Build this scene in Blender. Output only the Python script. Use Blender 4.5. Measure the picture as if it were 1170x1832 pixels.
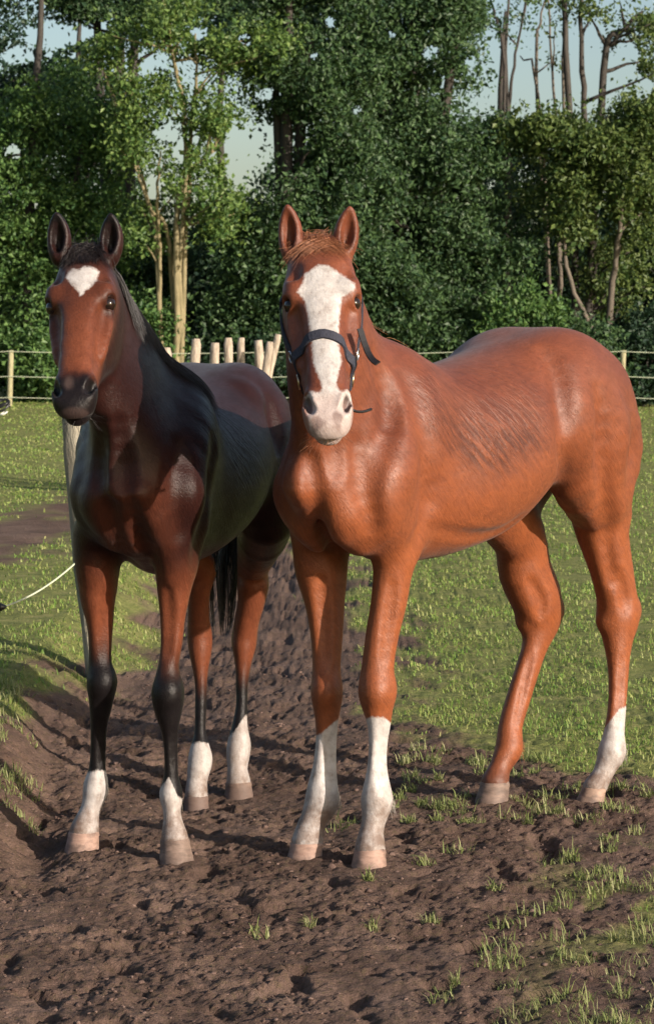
import bpy, math, random
import numpy as np
from mathutils import Vector, Matrix

DBG = ''
random.seed(7)
rng = np.random.default_rng(11)
sc = bpy.context.scene
for o in list(bpy.data.objects):
    bpy.data.objects.remove(o)

# ------------------------------------------------------------------ camera, sky, sun
CAMH, F, HORIZON = 1.44, 4400.0, 590.0        # metres, focal length and horizon row in photo pixels
PITCH = math.atan((916 - HORIZON) / F)
cam_d = bpy.data.cameras.new('camera')
cam = bpy.data.objects.new('camera', cam_d)
sc.collection.objects.link(cam)
cam.location = (0, 0, CAMH)
cam.rotation_euler = (math.pi / 2 - PITCH, 0, 0)
cam_d.sensor_fit = 'VERTICAL'
cam_d.sensor_height = 36.0
cam_d.lens = F / 1832 * 36.0
cam_d.clip_start, cam_d.clip_end = 0.1, 4000
cam_d.dof.use_dof = True
cam_d.dof.focus_distance = 6.5
cam_d.dof.aperture_fstop = 16
sc.camera = cam

SUN_EL, SUN_AZ = math.radians(18), math.radians(50)   # azimuth measured from behind the camera towards the right
sun_dir = Vector((math.sin(SUN_AZ) * math.cos(SUN_EL), -math.cos(SUN_AZ) * math.cos(SUN_EL), math.sin(SUN_EL)))
world = bpy.data.worlds.new('World')
sc.world = world
world.use_nodes = True
wn = world.node_tree.nodes
wn.clear()
sky = wn.new('ShaderNodeTexSky')
sky.sky_type = 'NISHITA'
sky.sun_disc = False
sky.sun_elevation = SUN_EL
sky.sun_rotation = math.atan2(sun_dir.x, sun_dir.y)
sky.air_density, sky.dust_density, sky.ozone_density = 1.0, 2.2, 1.0
bg = wn.new('ShaderNodeBackground')
bg.inputs['Strength'].default_value = 0.11
wo = wn.new('ShaderNodeOutputWorld')
world.node_tree.links.new(sky.outputs[0], bg.inputs[0])
world.node_tree.links.new(bg.outputs[0], wo.inputs[0])
sun_l = bpy.data.lights.new('sun', 'SUN')
sun_l.energy = 5.0
sun_l.angle = math.radians(0.6)
sun_l.color = (1.0, 0.88, 0.76)
sun = bpy.data.objects.new('sun', sun_l)
sc.collection.objects.link(sun)
sun.location = (5, -8, 10)
sun.rotation_euler = sun_dir.to_track_quat('Z', 'Y').to_euler()
sc.view_settings.view_transform = 'Standard'
sc.view_settings.look = 'None'
sc.view_settings.gamma = 1.0
sc.view_settings.exposure = 0.50
sc.view_settings.use_curve_mapping = False

# ------------------------------------------------------------------ pixel <-> place helpers
CP, SP = math.cos(PITCH), math.sin(PITCH)
def P(px, py, d):
    "point on the ray of a photo pixel, d metres ahead of the camera"
    u, v = (px - 585) / F, (916 - py) / F
    s = d / (CP + v * SP)
    return np.array([s * u, d, CAMH + s * (v * CP - SP)])
def G(px, py, z=0.0):
    "where the ray of a photo pixel meets level z"
    u, v = (px - 585) / F, (916 - py) / F
    s = (z - CAMH) / (v * CP - SP)
    return np.array([s * u, s * (CP + v * SP), z])
def proj(p):
    "photo pixels of world points (n,3)"
    q = p - np.array([0, 0, CAMH])
    dep = q[:, 1] * CP - q[:, 2] * SP
    up = q[:, 1] * SP + q[:, 2] * CP
    return 585 + F * q[:, 0] / dep, 916 - F * up / dep

def nrm(v):
    v = np.asarray(v, float)
    return v / np.linalg.norm(v)
def smooth01(x):
    x = np.clip(x, 0, 1)
    return x * x * (3 - 2 * x)

# ------------------------------------------------------------------ noise
_perm = np.random.default_rng(3).permutation(4096)
_ga = np.random.default_rng(4).uniform(0, 2 * np.pi, 4096)
_gx, _gy = np.cos(_ga), np.sin(_ga)
def perlin(x, y):
    xi, yi = np.floor(x).astype(np.int64), np.floor(y).astype(np.int64)
    xf, yf = x - xi, y - yi
    u, v = xf * xf * xf * (xf * (xf * 6 - 15) + 10), yf * yf * yf * (yf * (yf * 6 - 15) + 10)
    def g(ix, iy, dx, dy):
        h = _perm[(_perm[ix & 4095] + iy) & 4095]
        return _gx[h] * dx + _gy[h] * dy
    a = g(xi, yi, xf, yf); b = g(xi + 1, yi, xf - 1, yf)
    c = g(xi, yi + 1, xf, yf - 1); d = g(xi + 1, yi + 1, xf - 1, yf - 1)
    return (a + (b - a) * u) * (1 - v) + (c + (d - c) * u) * v
def fbm(x, y, o=4, gain=0.5):
    s, a = 0, 1.0
    for i in range(o):
        s = s + a * perlin(x * 2 ** i + 17.3 * i, y * 2 ** i - 9.1 * i)
        a *= gain
    return s
def polysd(x, y, poly):
    "signed distance to a polygon, positive inside"
    poly = np.asarray(poly, float)
    d = np.full(x.shape, 1e18)
    ins = np.zeros(x.shape, bool)
    for (ax, ay), (bx, by) in zip(poly, np.roll(poly, -1, 0)):
        ex, ey = bx - ax, by - ay
        t = np.clip(((x - ax) * ex + (y - ay) * ey) / (ex * ex + ey * ey + 1e-12), 0, 1)
        d = np.minimum(d, (x - ax - t * ex) ** 2 + (y - ay - t * ey) ** 2)
        c = (ay > y) != (by > y)
        ins ^= c & (x < (bx - ax) * (y - ay) / (by - ay + 1e-12) + ax)
    return np.where(ins, 1, -1) * np.sqrt(d)
def catmull(pts, n):
    pts = np.asarray(pts, float)
    if n <= 1: return pts
    e = np.vstack([2 * pts[0] - pts[1], pts, 2 * pts[-1] - pts[-2]])
    out = []
    for i in range(len(pts) - 1):
        p0, p1, p2, p3 = e[i:i + 4]
        for k in range(n):
            t = k / n
            out.append(0.5 * ((2 * p1) + (p2 - p0) * t + (2 * p0 - 5 * p1 + 4 * p2 - p3) * t * t + (3 * p1 - p0 - 3 * p2 + p3) * t ** 3))
    out.append(pts[-1])
    return np.array(out)

# ------------------------------------------------------------------ mesh helpers
def mesh_np(name, verts, faces, smooth=True):
    "faces: (n,k) int array, or list of such arrays"
    me = bpy.data.meshes.new(name)
    if not isinstance(faces, list): faces = [faces]
    faces = [np.asarray(f, np.int32) for f in faces if len(f)]
    verts = np.asarray(verts, np.float32)
    me.vertices.add(len(verts)); me.vertices.foreach_set('co', verts.ravel())
    nl = sum(f.size for f in faces); nf = sum(len(f) for f in faces)
    me.loops.add(nl); me.loops.foreach_set('vertex_index', np.concatenate([f.ravel() for f in faces]))
    me.polygons.add(nf)
    tot = np.concatenate([np.full(len(f), f.shape[1]) for f in faces])
    st = np.concatenate([[0], np.cumsum(tot)[:-1]])
    me.polygons.foreach_set('loop_start', st.astype(np.int32))
    me.polygons.foreach_set('use_smooth', np.full(nf, smooth))
    me.update(calc_edges=True)
    return me
def attr(me, name, vals):
    a = me.attributes.new(name, 'FLOAT', 'POINT')
    a.data.foreach_set('value', np.asarray(vals, np.float32))
def link(name, me, m=None, parent=None):
    o = bpy.data.objects.new(name, me)
    sc.collection.objects.link(o)
    if m and me is not None:
        me.materials.clear(); me.materials.append(m)
    if parent: o.parent = parent
    return o
def empty(name, loc=(0, 0, 0)):
    o = bpy.data.objects.new(name, None)
    sc.collection.objects.link(o)
    o.location = loc
    o.empty_display_size = 0.1
    return o
def tag(o, label=None, cat=None, group=None, kind=None):
    if label: o['label'] = label
    if cat: o['category'] = cat
    if group: o['group'] = group
    if kind: o['kind'] = kind
    return o
def frames(pts):
    pts = np.asarray(pts, float)
    t = np.gradient(pts, axis=0)
    t /= np.linalg.norm(t, axis=1)[:, None] + 1e-12
    ref = np.array([0, 0, 1.0]) if abs(t[0][2]) < 0.8 else np.array([1.0, 0, 0])
    a = np.cross(t[0], ref); a /= np.linalg.norm(a)
    A = []
    for i in range(len(pts)):
        a = a - t[i] * np.dot(a, t[i]); a = a / (np.linalg.norm(a) + 1e-12)
        A.append(a)
    A = np.array(A)
    return t, A, np.cross(t, A)
def tube_mesh(pts, rad, n=8, cap=True, jitter=0.0):
    pts = np.asarray(pts, float); rad = np.broadcast_to(rad, (len(pts),)).astype(float)
    t, A, B = frames(pts)
    ang = np.arange(n) * 2 * np.pi / n
    r = rad[:, None] * (1 + jitter * rng.standard_normal((len(pts), n)))
    v = pts[:, None] + r[..., None] * (np.cos(ang)[None, :, None] * A[:, None] + np.sin(ang)[None, :, None] * B[:, None])
    v = v.reshape(-1, 3)
    i = np.arange(len(pts) - 1)[:, None] * n; j = np.arange(n)[None]; jn = (j + 1) % n
    f = np.stack([i + j, i + jn, i + n + jn, i + n + j], -1).reshape(-1, 4)
    fs = [f]
    if cap:
        m = len(v)
        v = np.vstack([v, pts[:1], pts[-1:]])
        jj = np.arange(n); k = (len(pts) - 1) * n
        fs.append(np.vstack([np.stack([jj * 0 + m, (jj + 1) % n, jj], -1), np.stack([jj * 0 + m + 1, k + jj, k + (jj + 1) % n], -1)]))
    return v, fs
class MB:
    "collects pieces of one mesh"
    def __init__(s): s.v, s.f, s.n = [], {}, 0
    def add(s, v, fs):
        v = np.asarray(v, float)
        for f in (fs if isinstance(fs, list) else [fs]):
            f = np.asarray(f)
            s.f.setdefault(f.shape[1], []).append(f + s.n)
        s.v.append(v); s.n += len(v)
        return s
    def tube(s, pts, rad, n=8, cap=True, jitter=0.0): return s.add(*tube_mesh(pts, rad, n, cap, jitter))
    def build(s, name, m, parent=None, smooth=True):
        me = mesh_np(name, np.vstack(s.v), [np.vstack(x) for x in s.f.values()], smooth)
        return link(name, me, m, parent)

# ------------------------------------------------------------------ materials
def mat(name):
    m = bpy.data.materials.new(name)
    m.use_nodes = True
    nt = m.node_tree
    return m, nt.nodes, nt.links, nt.nodes['Principled BSDF']
def N(nodes, t, **kw):
    n = nodes.new(t)
    for k, v in kw.items():
        if hasattr(n, k) and k not in n.inputs: setattr(n, k, v)
        else: n.inputs[k].default_value = v
    return n
def mixc(nodes, links, fac, a, b, mode='MIX'):
    n = nodes.new('ShaderNodeMix'); n.data_type = 'RGBA'; n.blend_type = mode
    for idx, x in ((0, fac), (6, a), (7, b)):
        if hasattr(x, 'links'): links.new(x, n.inputs[idx])
        else: n.inputs[idx].default_value = x if idx == 0 else (*x[:3], 1)
    return n.outputs[2]
def ramp(nodes, links, fac, stops):
    r = nodes.new('ShaderNodeValToRGB')
    while len(r.color_ramp.elements) < len(stops): r.color_ramp.elements.new(0.5)
    for e, (p, c) in zip(r.color_ramp.elements, stops):
        e.position = p; e.color = (*c[:3], 1) if not isinstance(c, (int, float)) else (c, c, c, 1)
    links.new(fac, r.inputs[0])
    return r.outputs[0]
def noise(nodes, links, scale, detail=4, rough=0.55, vec=None, stretch=None, dist=0.0):
    n = nodes.new('ShaderNodeTexNoise')
    n.inputs['Scale'].default_value = scale; n.inputs['Detail'].default_value = detail
    n.inputs['Roughness'].default_value = rough; n.inputs['Distortion'].default_value = dist
    if vec is None:
        vec = nodes.new('ShaderNodeTexCoord').outputs['Object']
    if stretch:
        mp = nodes.new('ShaderNodeMapping'); mp.inputs['Scale'].default_value = stretch
        links.new(vec, mp.inputs[0]); vec = mp.outputs[0]
    links.new(vec, n.inputs['Vector'])
    return n.outputs[0]
def math_n(nodes, links, op, a, b=0.5, clamp=False):
    n = nodes.new('ShaderNodeMath'); n.operation = op; n.use_clamp = clamp
    for i, x in enumerate((a, b)):
        if hasattr(x, 'links'): links.new(x, n.inputs[i])
        else: n.inputs[i].default_value = x
    return n.outputs[0]
def attr_n(nodes, name):
    a = nodes.new('ShaderNodeAttribute'); a.attribute_name = name
    return a.outputs['Fac']
def bump(nodes, links, h, strength, dist, prev=None):
    b = nodes.new('ShaderNodeBump'); b.inputs['Strength'].default_value = strength; b.inputs['Distance'].default_value = dist
    links.new(h, b.inputs['Height'])
    if prev is not None: links.new(prev, b.inputs['Normal'])
    return b.outputs[0]

def leaf_mat(name, c0, c1, rough=0.5):
    m, n, l, p = mat(name)
    g = n.new('ShaderNodeNewGeometry')
    col = ramp(n, l, g.outputs['Random Per Island'], [(0, c0), (1, c1)])
    l.new(col, p.inputs['Base Color'])
    p.inputs['Roughness'].default_value = rough
    p.inputs['Specular IOR Level'].default_value = 0.35
    tr = n.new('ShaderNodeBsdfTranslucent'); l.new(mixc(n, l, 1.0, col, (1.0, 1.0, 0.5), 'MULTIPLY'), tr.inputs[0])
    mx = n.new('ShaderNodeMixShader'); mx.inputs[0].default_value = 0.22
    l.new(p.outputs[0], mx.inputs[1]); l.new(tr.outputs[0], mx.inputs[2])
    l.new(mx.outputs[0], n['Material Output'].inputs[0])
    return m
def bark_mat(name, c0, c1, sc_=14):
    m, n, l, p = mat(name)
    f = noise(n, l, sc_, 6, 0.65, stretch=(1, 1, 0.25))
    l.new(ramp(n, l, f, [(0.3, c0), (0.7, c1)]), p.inputs['Base Color'])
    p.inputs['Roughness'].default_value = 0.85
    l.new(bump(n, l, f, 0.7, 0.02), p.inputs['Normal'])
    return m
def plain(name, c, rough=0.6, metal=0.0, var=0.15, scale=60, bmp=0.0):
    m, n, l, p = mat(name)
    f = noise(n, l, scale, 4)
    l.new(ramp(n, l, f, [(0.3, [x * (1 - var) for x in c]), (0.7, [min(1, x * (1 + var)) for x in c])]), p.inputs['Base Color'])
    p.inputs['Roughness'].default_value = rough; p.inputs['Metallic'].default_value = metal
    if bmp: l.new(bump(n, l, f, bmp, 0.004), p.inputs['Normal'])
    return m
# ------------------------------------------------------------------ ground
g2 = lambda px, py: tuple(G(px, py)[:2])
SOIL = [(-3, 3), (-2.2, 6.2), (-1.4, 7.3), g2(0, 1350), g2(60, 1285), g2(150, 1250), g2(230, 1190), g2(262, 1120), g2(320, 1010), g2(200, 985), g2(130, 985),
        g2(0, 1058), (-4, 9.5), (-7, 12), g2(0, 962), g2(130, 912), g2(330, 880), g2(540, 890), g2(570, 960), g2(630, 1040), g2(680, 1110),
        g2(730, 1200), g2(715, 1290), g2(800, 1325), g2(900, 1350), g2(1170, 1400), (2.2, 6.7), (4, 6.2), (4, 3)]
HOOVES = []          # (x, y, z) of every hoof sole, filled below for the ground to meet
CHEST_HOOF = {'lf': G(659, 1550), 'rf': G(544, 1534), 'lh': G(1052, 1434), 'rh': G(878, 1434)}
BAY_HOOF = {'lf': G(317, 1541), 'rf': G(146, 1520), 'lh': P(428, 1427, 7.80), 'rh': P(352, 1454, 7.66)}
for q in list(CHEST_HOOF.values()) + list(BAY_HOOF.values()): HOOVES.append(q)

def soil_mask(x, y):
    w = 0.10 + 0.02 * np.maximum(y - 6, 0)
    sd = polysd(x, y, SOIL) + w * 2.1 * fbm(x * 3.1, y * 2.0, 4) * np.minimum(1, y / 9 + 0.4)
    m = smooth01(sd / (w * 1.2) + 0.5)
    # grassy islands creeping into the near right corner
    isl = smooth01((x - 0.28 - 0.10 * (y - 5)) / 0.45) * smooth01((7.0 - y) / 0.6)
    t = fbm(x * 3.7 + 5, y * 2.6 + 2, 4)
    return m * (1 - isl * smooth01((t - 0.02) / 0.22) * 0.85)
def base_h(x, y):
    h = 0.165 * smooth01((-0.74 - x) / 0.48) * smooth01((y - 5.7) / 1.6) * (1 - 0.4 * smooth01((y - 12) / 6))
    h = h - 0.060 * np.exp(-(((x + 0.33) / 0.45) ** 2 + ((y - 7.75) / 0.55) ** 2))
    h = h + 0.03 * fbm(x * 0.7, y * 0.5, 2) * smooth01((y - 8) / 3)
    # wheel-worn hollows in the slope on the left
    h = h - 0.035 * np.exp(-((x + 0.86 + 0.10 * (y - 7.4)) / 0.07) ** 2) * smooth01((y - 6) / 0.8) * smooth01((9.2 - y) / 1)
    return h
def ground_h(x, y, soil=None):
    if soil is None: soil = soil_mask(x, y)
    h = base_h(x, y)
    near = 1.0
    big = fbm(x * 5.5, y * 5.5, 3)
    rid = 1 - np.abs(fbm(x * 11 + 3, y * 11, 3)) * 2.2
    fine = fbm(x * 26, y * 26, 3, 0.7)
    crumb = 1 - np.abs(fbm(x * 34 + 9, y * 34 - 3, 3, 0.65)) * 2.4
    cl = np.maximum(0, fbm(x * 21 + 7, y * 21 - 4, 2)) ** 1.0
    flat = smooth01((fbm(x * 1.9 + 3, y * 1.9 + 8, 2) + .35) / .5)
    rough = 0.017 * big + flat * (0.007 * (rid - 0.5) + 0.0075 * fine + 0.005 * cl + 0.0075 * (crumb - 0.4)) + (1 - flat) * (.004 * fine + .003 * crumb)
    # hoof-trodden pockets
    pk = fbm(x * 7.5 + 40, y * 7.5 + 12, 2)
    rough = rough - 0.022 * smooth01((pk - 0.22) / 0.18)
    h = h + soil * rough + (1 - soil) * (0.008 * fine + 0.010 * big)
    for q in HOOVES:
        r2 = ((x - q[0]) ** 2 + (y - q[1]) ** 2)
        w = np.exp(-r2 / 0.075 ** 2)
        w2 = np.exp(-r2 / 0.05 ** 2)
        h = h * (1 - w) + w * (q[2] + 0.004 + 0.010 * fine * (1 - w2))
    return h

def axis(fine0, fine1, step, lo, hi, g=1.10):
    a = list(np.arange(fine0, fine1, step))
    s = step; x = a[-1]
    while x < hi: s *= g; x += s; a.append(x)
    s = step; x = fine0; b = []
    while x > lo: s *= g; x -= s; b.append(x)
    return np.array(b[::-1] + a)
gx = axis(-1.15, 1.2, 0.0085, -400, 400, 1.15)
gy = axis(4.85, 8.4, 0.0105, -60, 1500, 1.032)
gy = np.concatenate([np.linspace(-60, 4.8, 14), gy[gy > 4.84]])
X, Y = np.meshgrid(gx, gy, indexing='ij')
S = soil_mask(X, Y)
Z = ground_h(X, Y, S)
nx, ny = X.shape
idx = np.arange(nx * ny).reshape(nx, ny)
faces = np.stack([idx[:-1, :-1], idx[1:, :-1], idx[1:, 1:], idx[:-1, 1:]], -1).reshape(-1, 4)
me = mesh_np('ground', np.stack([X, Y, Z], -1).reshape(-1, 3), faces)
attr(me, 'soil', S.ravel())
m, n, l, p = mat('soil_and_turf')
n1 = noise(n, l, 3.0, 6, 0.6)
n2 = noise(n, l, 70, 5, 0.7)
n3 = noise(n, l, 11, 4, 0.6)
dirt = ramp(n, l, n1, [(0.30, (0.080, 0.050, 0.039)), (0.5, (0.122, 0.079, 0.061)), (0.72, (0.172, 0.116, 0.092))])
dirt = mixc(n, l, 0.75, dirt, ramp(n, l, n2, [(0.25, (0.55, 0.5, 0.48)), (0.75, (1.5, 1.5, 1.5))]), 'MULTIPLY')
turf = ramp(n, l, n3, [(0.3, (0.11, 0.13, 0.038)), (0.5, (0.19, 0.21, 0.060)), (0.7, (0.27, 0.25, 0.10))])
turf = mixc(n, l, 0.6, turf, ramp(n, l, n2, [(0.25, (0.5, 0.5, 0.5)), (0.75, (1.4, 1.4, 1.4))]), 'MULTIPLY')
sfac = math_n(n, l, 'ADD', attr_n(n, 'soil'), math_n(n, l, 'MULTIPLY', math_n(n, l, 'SUBTRACT', n2, 0.5), 0.8), True)
l.new(mixc(n, l, sfac, turf, dirt), p.inputs['Base Color'])
p.inputs['Roughness'].default_value = 0.95
p.inputs['Specular IOR Level'].default_value = 0.2
b1 = bump(n, l, noise(n, l, 45, 6, 0.7), 0.9, 0.02)
l.new(bump(n, l, noise(n, l, 190, 3, 0.7), 0.5, 0.006, b1), p.inputs['Normal'])
ground = tag(link('ground', me, m), kind='structure')

# crumbs and clods of soil lying on the path: uncountable
def clods():
    n_ = 13000
    d = np.exp(rng.uniform(np.log(5.0), np.log(10.5), n_)); x = rng.uniform(-0.19, 0.19, n_) * d
    s = soil_mask(x, d)
    k = s > rng.uniform(0.3, 1.0, n_)
    cz = fbm(x * 2.3 + 9, d * 2.3, 3)
    k &= cz > rng.uniform(-0.5, 0.35, n_)
    for q in HOOVES: k &= (x - q[0]) ** 2 + (d - q[1]) ** 2 > 0.075 ** 2
    x, d = x[k], d[k]
    z = ground_h(x, d)
    r = np.clip(rng.lognormal(np.log(0.0030), 0.5, len(x)), 0.0012, 0.012)
    t = (1 + 5 ** 0.5) / 2
    iv = np.array([(-1, t, 0), (1, t, 0), (-1, -t, 0), (1, -t, 0), (0, -1, t), (0, 1, t), (0, -1, -t), (0, 1, -t), (t, 0, -1), (t, 0, 1), (-t, 0, -1), (-t, 0, 1)]) / 1.9
    fi = np.array([(0, 11, 5), (0, 5, 1), (0, 1, 7), (0, 7, 10), (0, 10, 11), (1, 5, 9), (5, 11, 4), (11, 10, 2), (10, 7, 6), (7, 1, 8), (3, 9, 4), (3, 4, 2), (3, 2, 6), (3, 6, 8), (3, 8, 9), (4, 9, 5), (2, 4, 11), (6, 2, 10), (8, 6, 7), (9, 8, 1)])
    sh = iv[None] * rng.uniform(0.45, 1.5, (len(x), 12, 1)) * np.stack([rng.uniform(0.8, 1.5, len(x)), rng.uniform(0.8, 1.4, len(x)), rng.uniform(0.5, 0.9, len(x))], -1)[:, None]
    v = sh * r[:, None, None] + np.stack([x, d, z - r * 0.1], -1)[:, None]
    f = fi[None] + 12 * np.arange(len(x))[:, None, None]
    me = mesh_np('soil_clods', v.reshape(-1, 3), f.reshape(-1, 3))
    m, n, l, p = mat('clod_soil')
    g = n.new('ShaderNodeNewGeometry')
    c = ramp(n, l, g.outputs['Random Per Island'], [(0, (0.086, 0.054, 0.044)), (0.7, (0.132, 0.086, 0.070)), (1, (0.185, 0.125, 0.102))])
    n2 = noise(n, l, 120, 4, 0.7)
    l.new(mixc(n, l, 0.7, c, ramp(n, l, n2, [(0.3, (0.6, 0.6, 0.6)), (0.7, (1.3, 1.3, 1.3))]), 'MULTIPLY'), p.inputs['Base Color'])
    p.inputs['Roughness'].default_value = 0.95
    p.inputs['Specular IOR Level'].default_value = 0.2
    l.new(bump(n, l, n2, 0.8, 0.006), p.inputs['Normal'])
    tag(link('soil_clods', me, m), kind='stuff', label='crumbly dark brown clods scattered over the trodden path')
clods()

# ------------------------------------------------------------------ grass
def blades(n_, dlo, dhi, half, dens, lmin, lmax, tuft=None):
    d = np.exp(rng.uniform(np.log(dlo), np.log(dhi), n_)); x = rng.uniform(-half, half, n_) * d
    if tuft is not None:
        ti = rng.integers(0, len(tuft), n_)
        tr = tuft[ti, 2]
        a = rng.uniform(0, 2 * np.pi, n_); r = np.sqrt(rng.uniform(0, 1, n_)) * tr
        x = tuft[ti, 0] + r * np.cos(a); d = tuft[ti, 1] + r * np.sin(a)
    else:
        k = dens(x, d) > rng.uniform(0, 1, n_)
        x, d = x[k], d[k]
    for q in HOOVES:
        k = (x - q[0]) ** 2 + (d - q[1]) ** 2 > 0.07 ** 2
        x, d = x[k], d[k]
    n_ = len(x)
    z = ground_h(x, d) - 0.004
    L = rng.uniform(lmin, lmax, n_) * (0.7 + 0.6 * rng.uniform(0, 1, n_) ** 3) * (1 + 0.012 * np.maximum(d - 8, 0))
    W = np.maximum(0.0011, 0.00023 * d) * rng.uniform(0.7, 1.5, n_)
    az = rng.uniform(0, 2 * np.pi, n_); lean = rng.uniform(0.2, 1.35, n_)
    hx, hy = np.cos(az), np.sin(az)
    sx, sy = -np.sin(az + rng.uniform(-0.6, 0.6, n_)), np.cos(az)
    b = np.stack([x, d, z], -1)
    side = np.stack([sx, sy, np.zeros(n_)], -1) * W[:, None]
    mid = b + np.stack([hx * np.sin(lean) * 0.4, hy * np.sin(lean) * 0.4, np.cos(lean * 0.6) * 0.6], -1) * L[:, None]
    tip = b + np.stack([hx * np.sin(lean), hy * np.sin(lean), np.cos(lean)], -1) * L[:, None]
    v = np.stack([b - side, b + side, mid - side * 0.75, mid + side * 0.75, tip], 1).reshape(-1, 3)
    o = 5 * np.arange(n_)[:, None]
    return v, [o + np.array([[0, 1, 3, 2]]), o + np.array([[2, 3, 4]])]
def grass_mat(name, stops):
    m, n, l, p = mat(name)
    g = n.new('ShaderNodeNewGeometry')
    pos = noise(n, l, 1.6, 4, 0.6, vec=g.outputs['Position'])
    f = math_n(n, l, 'ADD', math_n(n, l, 'MULTIPLY', g.outputs['Random Per Island'], 0.55), math_n(n, l, 'MULTIPLY', pos, 0.9))
    f = math_n(n, l, 'SUBTRACT', f, 0.2, True)
    col = ramp(n, l, f, stops)
    l.new(col, p.inputs['Base Color']); p.inputs['Roughness'].default_value = 0.55
    p.inputs['Specular IOR Level'].default_value = 0.3
    tr = n.new('ShaderNodeBsdfTranslucent'); l.new(col, tr.inputs[0])
    mx = n.new('ShaderNodeMixShader'); mx.inputs[0].default_value = 0.3
    l.new(p.outputs[0], mx.inputs[1]); l.new(tr.outputs[0], mx.inputs[2]); l.new(mx.outputs[0], n['Material Output'].inputs[0])
    return m
GR = [(0.0, (0.085, 0.185, 0.032)), (0.35, (0.16, 0.27, 0.052)), (0.65, (0.28, 0.33, 0.095)), (1.0, (0.44, 0.40, 0.20))]
if 'nograss' not in DBG:
    gm = grass_mat('turf_blades', GR)
    dens = lambda x, y: (1 - soil_mask(x, y)) ** 1.5 * smooth01((fbm(x * 1.7 + 2, y * 1.7, 3) + 0.42) / 0.5)
    mb = MB()
    mb.add(*blades(250000, 6.0, 46, 0.24, dens, 0.016, 0.036))
    o = mb.build('pasture_grass', gm)
    tag(o, 'short sunlit pasture grass either side of the trodden path', kind='stuff')
    # loose tufts in the trodden corner on the right
    tf = []
    def put(px, py, r): q = G(px, py); tf.append((q[0], q[1], r))
    for px, py, r in [(465, 1672, .030), (600, 1480, .05), (620, 1465, .04), (800, 1440, .06), (815, 1525, .05), (760, 1545, .035), (660, 1580, .015), (665, 1660, .015), (770, 1650, .02),
                      (960, 1440, .05), (1010, 1430, .05), (790, 1790, .03), (815, 1765, .012), (900, 1720, .06), (915, 1770, .035), (985, 1545, .04), (1060, 1600, .06), (1090, 1560, .05), (555, 1658, .012)]:
        put(px, py, r)
    for _ in range(150):
        px, py = rng.uniform(860, 1300), rng.uniform(1400, 1900)
        if rng.uniform() < 0.25 + 0.75 * (px - 860) / 350: put(px, py, rng.uniform(0.015, 0.06))
    for _ in range(45):
        put(rng.uniform(700, 1000), rng.uniform(1330, 1480), rng.uniform(0.015, 0.05))
    for _ in range(30):
        put(rng.uniform(-40, 60), rng.uniform(1300, 1480), rng.uniform(0.03, 0.06))
    tf = np.array(tf)
    mb = MB(); mb.add(*blades(8500, 5, 6, 0.2, None, 0.018, 0.055, tf))
    o = mb.build('grass_tufts', grass_mat('tuft_blades', [(0, (0.10, 0.15, 0.04)), (0.5, (0.22, 0.26, 0.085)), (1, (0.42, 0.38, 0.22))]))
    tag(o, 'loose tufts of pale green grass growing through the churned soil', kind='stuff')
# ------------------------------------------------------------------ trees and shrubs behind the paddock
HOLES = [(95, 62, 40, 16), (35, 100, 22, 12), (425, 275, 15, 36), (300, 240, 16, 11), (482, 166, 17, 9), (275, 330, 14, 16), (322, 268, 10, 14),
         (940, 80, 46, 84), (985, 120, 28, 44), (895, 55, 14, 52), (1115, 100, 20, 24), (1150, 160, 12, 16), (20, 270, 14, 10), (360, 60, 12, 9), (60, 370, 8, 7), (880, 330, 8, 12),
         (150, 60, 16, 9), (180, 48, 11, 9), (640, 195, 9, 7), (770, 95, 13, 9), (800, 150, 8, 11), (560, 100, 7, 7), (520, 290, 9, 14), (440, 70, 10, 10), (265, 120, 8, 14), (700, 60, 7, 7), (350, 250, 8, 12), (230, 330, 6, 10),
         (500, 240, 8, 8), (130, 100, 8, 6), (590, 40, 6, 8), (840, 110, 8, 8), (860, 190, 7, 9)]
def keep_holes(c, prob=0.93, grow=1.0):
    px, py = proj(c)
    k = np.ones(len(c), bool)
    wob = 1 + 0.6 * fbm(px * 0.03, py * 0.03, 3)
    for hx, hy, rx, ry in HOLES:
        ins = ((px - hx) / rx) ** 2 + ((py - hy) / ry) ** 2 < (1.35 * grow * wob) ** 2
        k &= ~(ins & (rng.uniform(0, 1, len(c)) < prob))
    return k
def leaves(c, size, up=0.4):
    n_ = len(c)
    a = rng.standard_normal((n_, 3)); a[:, 2] -= 0.3
    a /= np.linalg.norm(a, axis=1)[:, None]
    b = rng.standard_normal((n_, 3)); b -= a * (a * b).sum(1)[:, None]; b /= np.linalg.norm(b, axis=1)[:, None]
    L = size * np.exp(np.clip(rng.normal(-.05, .30, n_), -.7, .38))[:, None]; W = L * rng.uniform(0.45, 0.7, n_)[:, None]
    nn = np.cross(a, b) * L * 0.16
    v = np.stack([c - a * L * 0.5, c + b * W * 0.5 + nn, c + a * L * 0.5, c - b * W * 0.5 + nn], 1).reshape(-1, 3)
    o = 4 * np.arange(n_)[:, None]
    return v, [o + np.array([[0, 1, 2]]), o + np.array([[0, 2, 3]])]
LM = {'oak': leaf_mat('oak_leaves', (0.020, 0.050, 0.024), (0.080, 0.145, 0.050)),
      'dark': leaf_mat('shaded_leaves', (0.014, 0.036, 0.024), (0.045, 0.090, 0.042)),  # darker leaf copy, the deep wood's shade put into its colour
      'mid': leaf_mat('mid_green_leaves', (0.036, 0.092, 0.028), (0.130, 0.225, 0.060)),
      'fresh': leaf_mat('fresh_green_leaves', (0.042, 0.100, 0.026), (0.150, 0.225, 0.055)),
      'lime': leaf_mat('yellow_green_leaves', (0.040, 0.082, 0.022), (0.125, 0.170, 0.045))}
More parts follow.
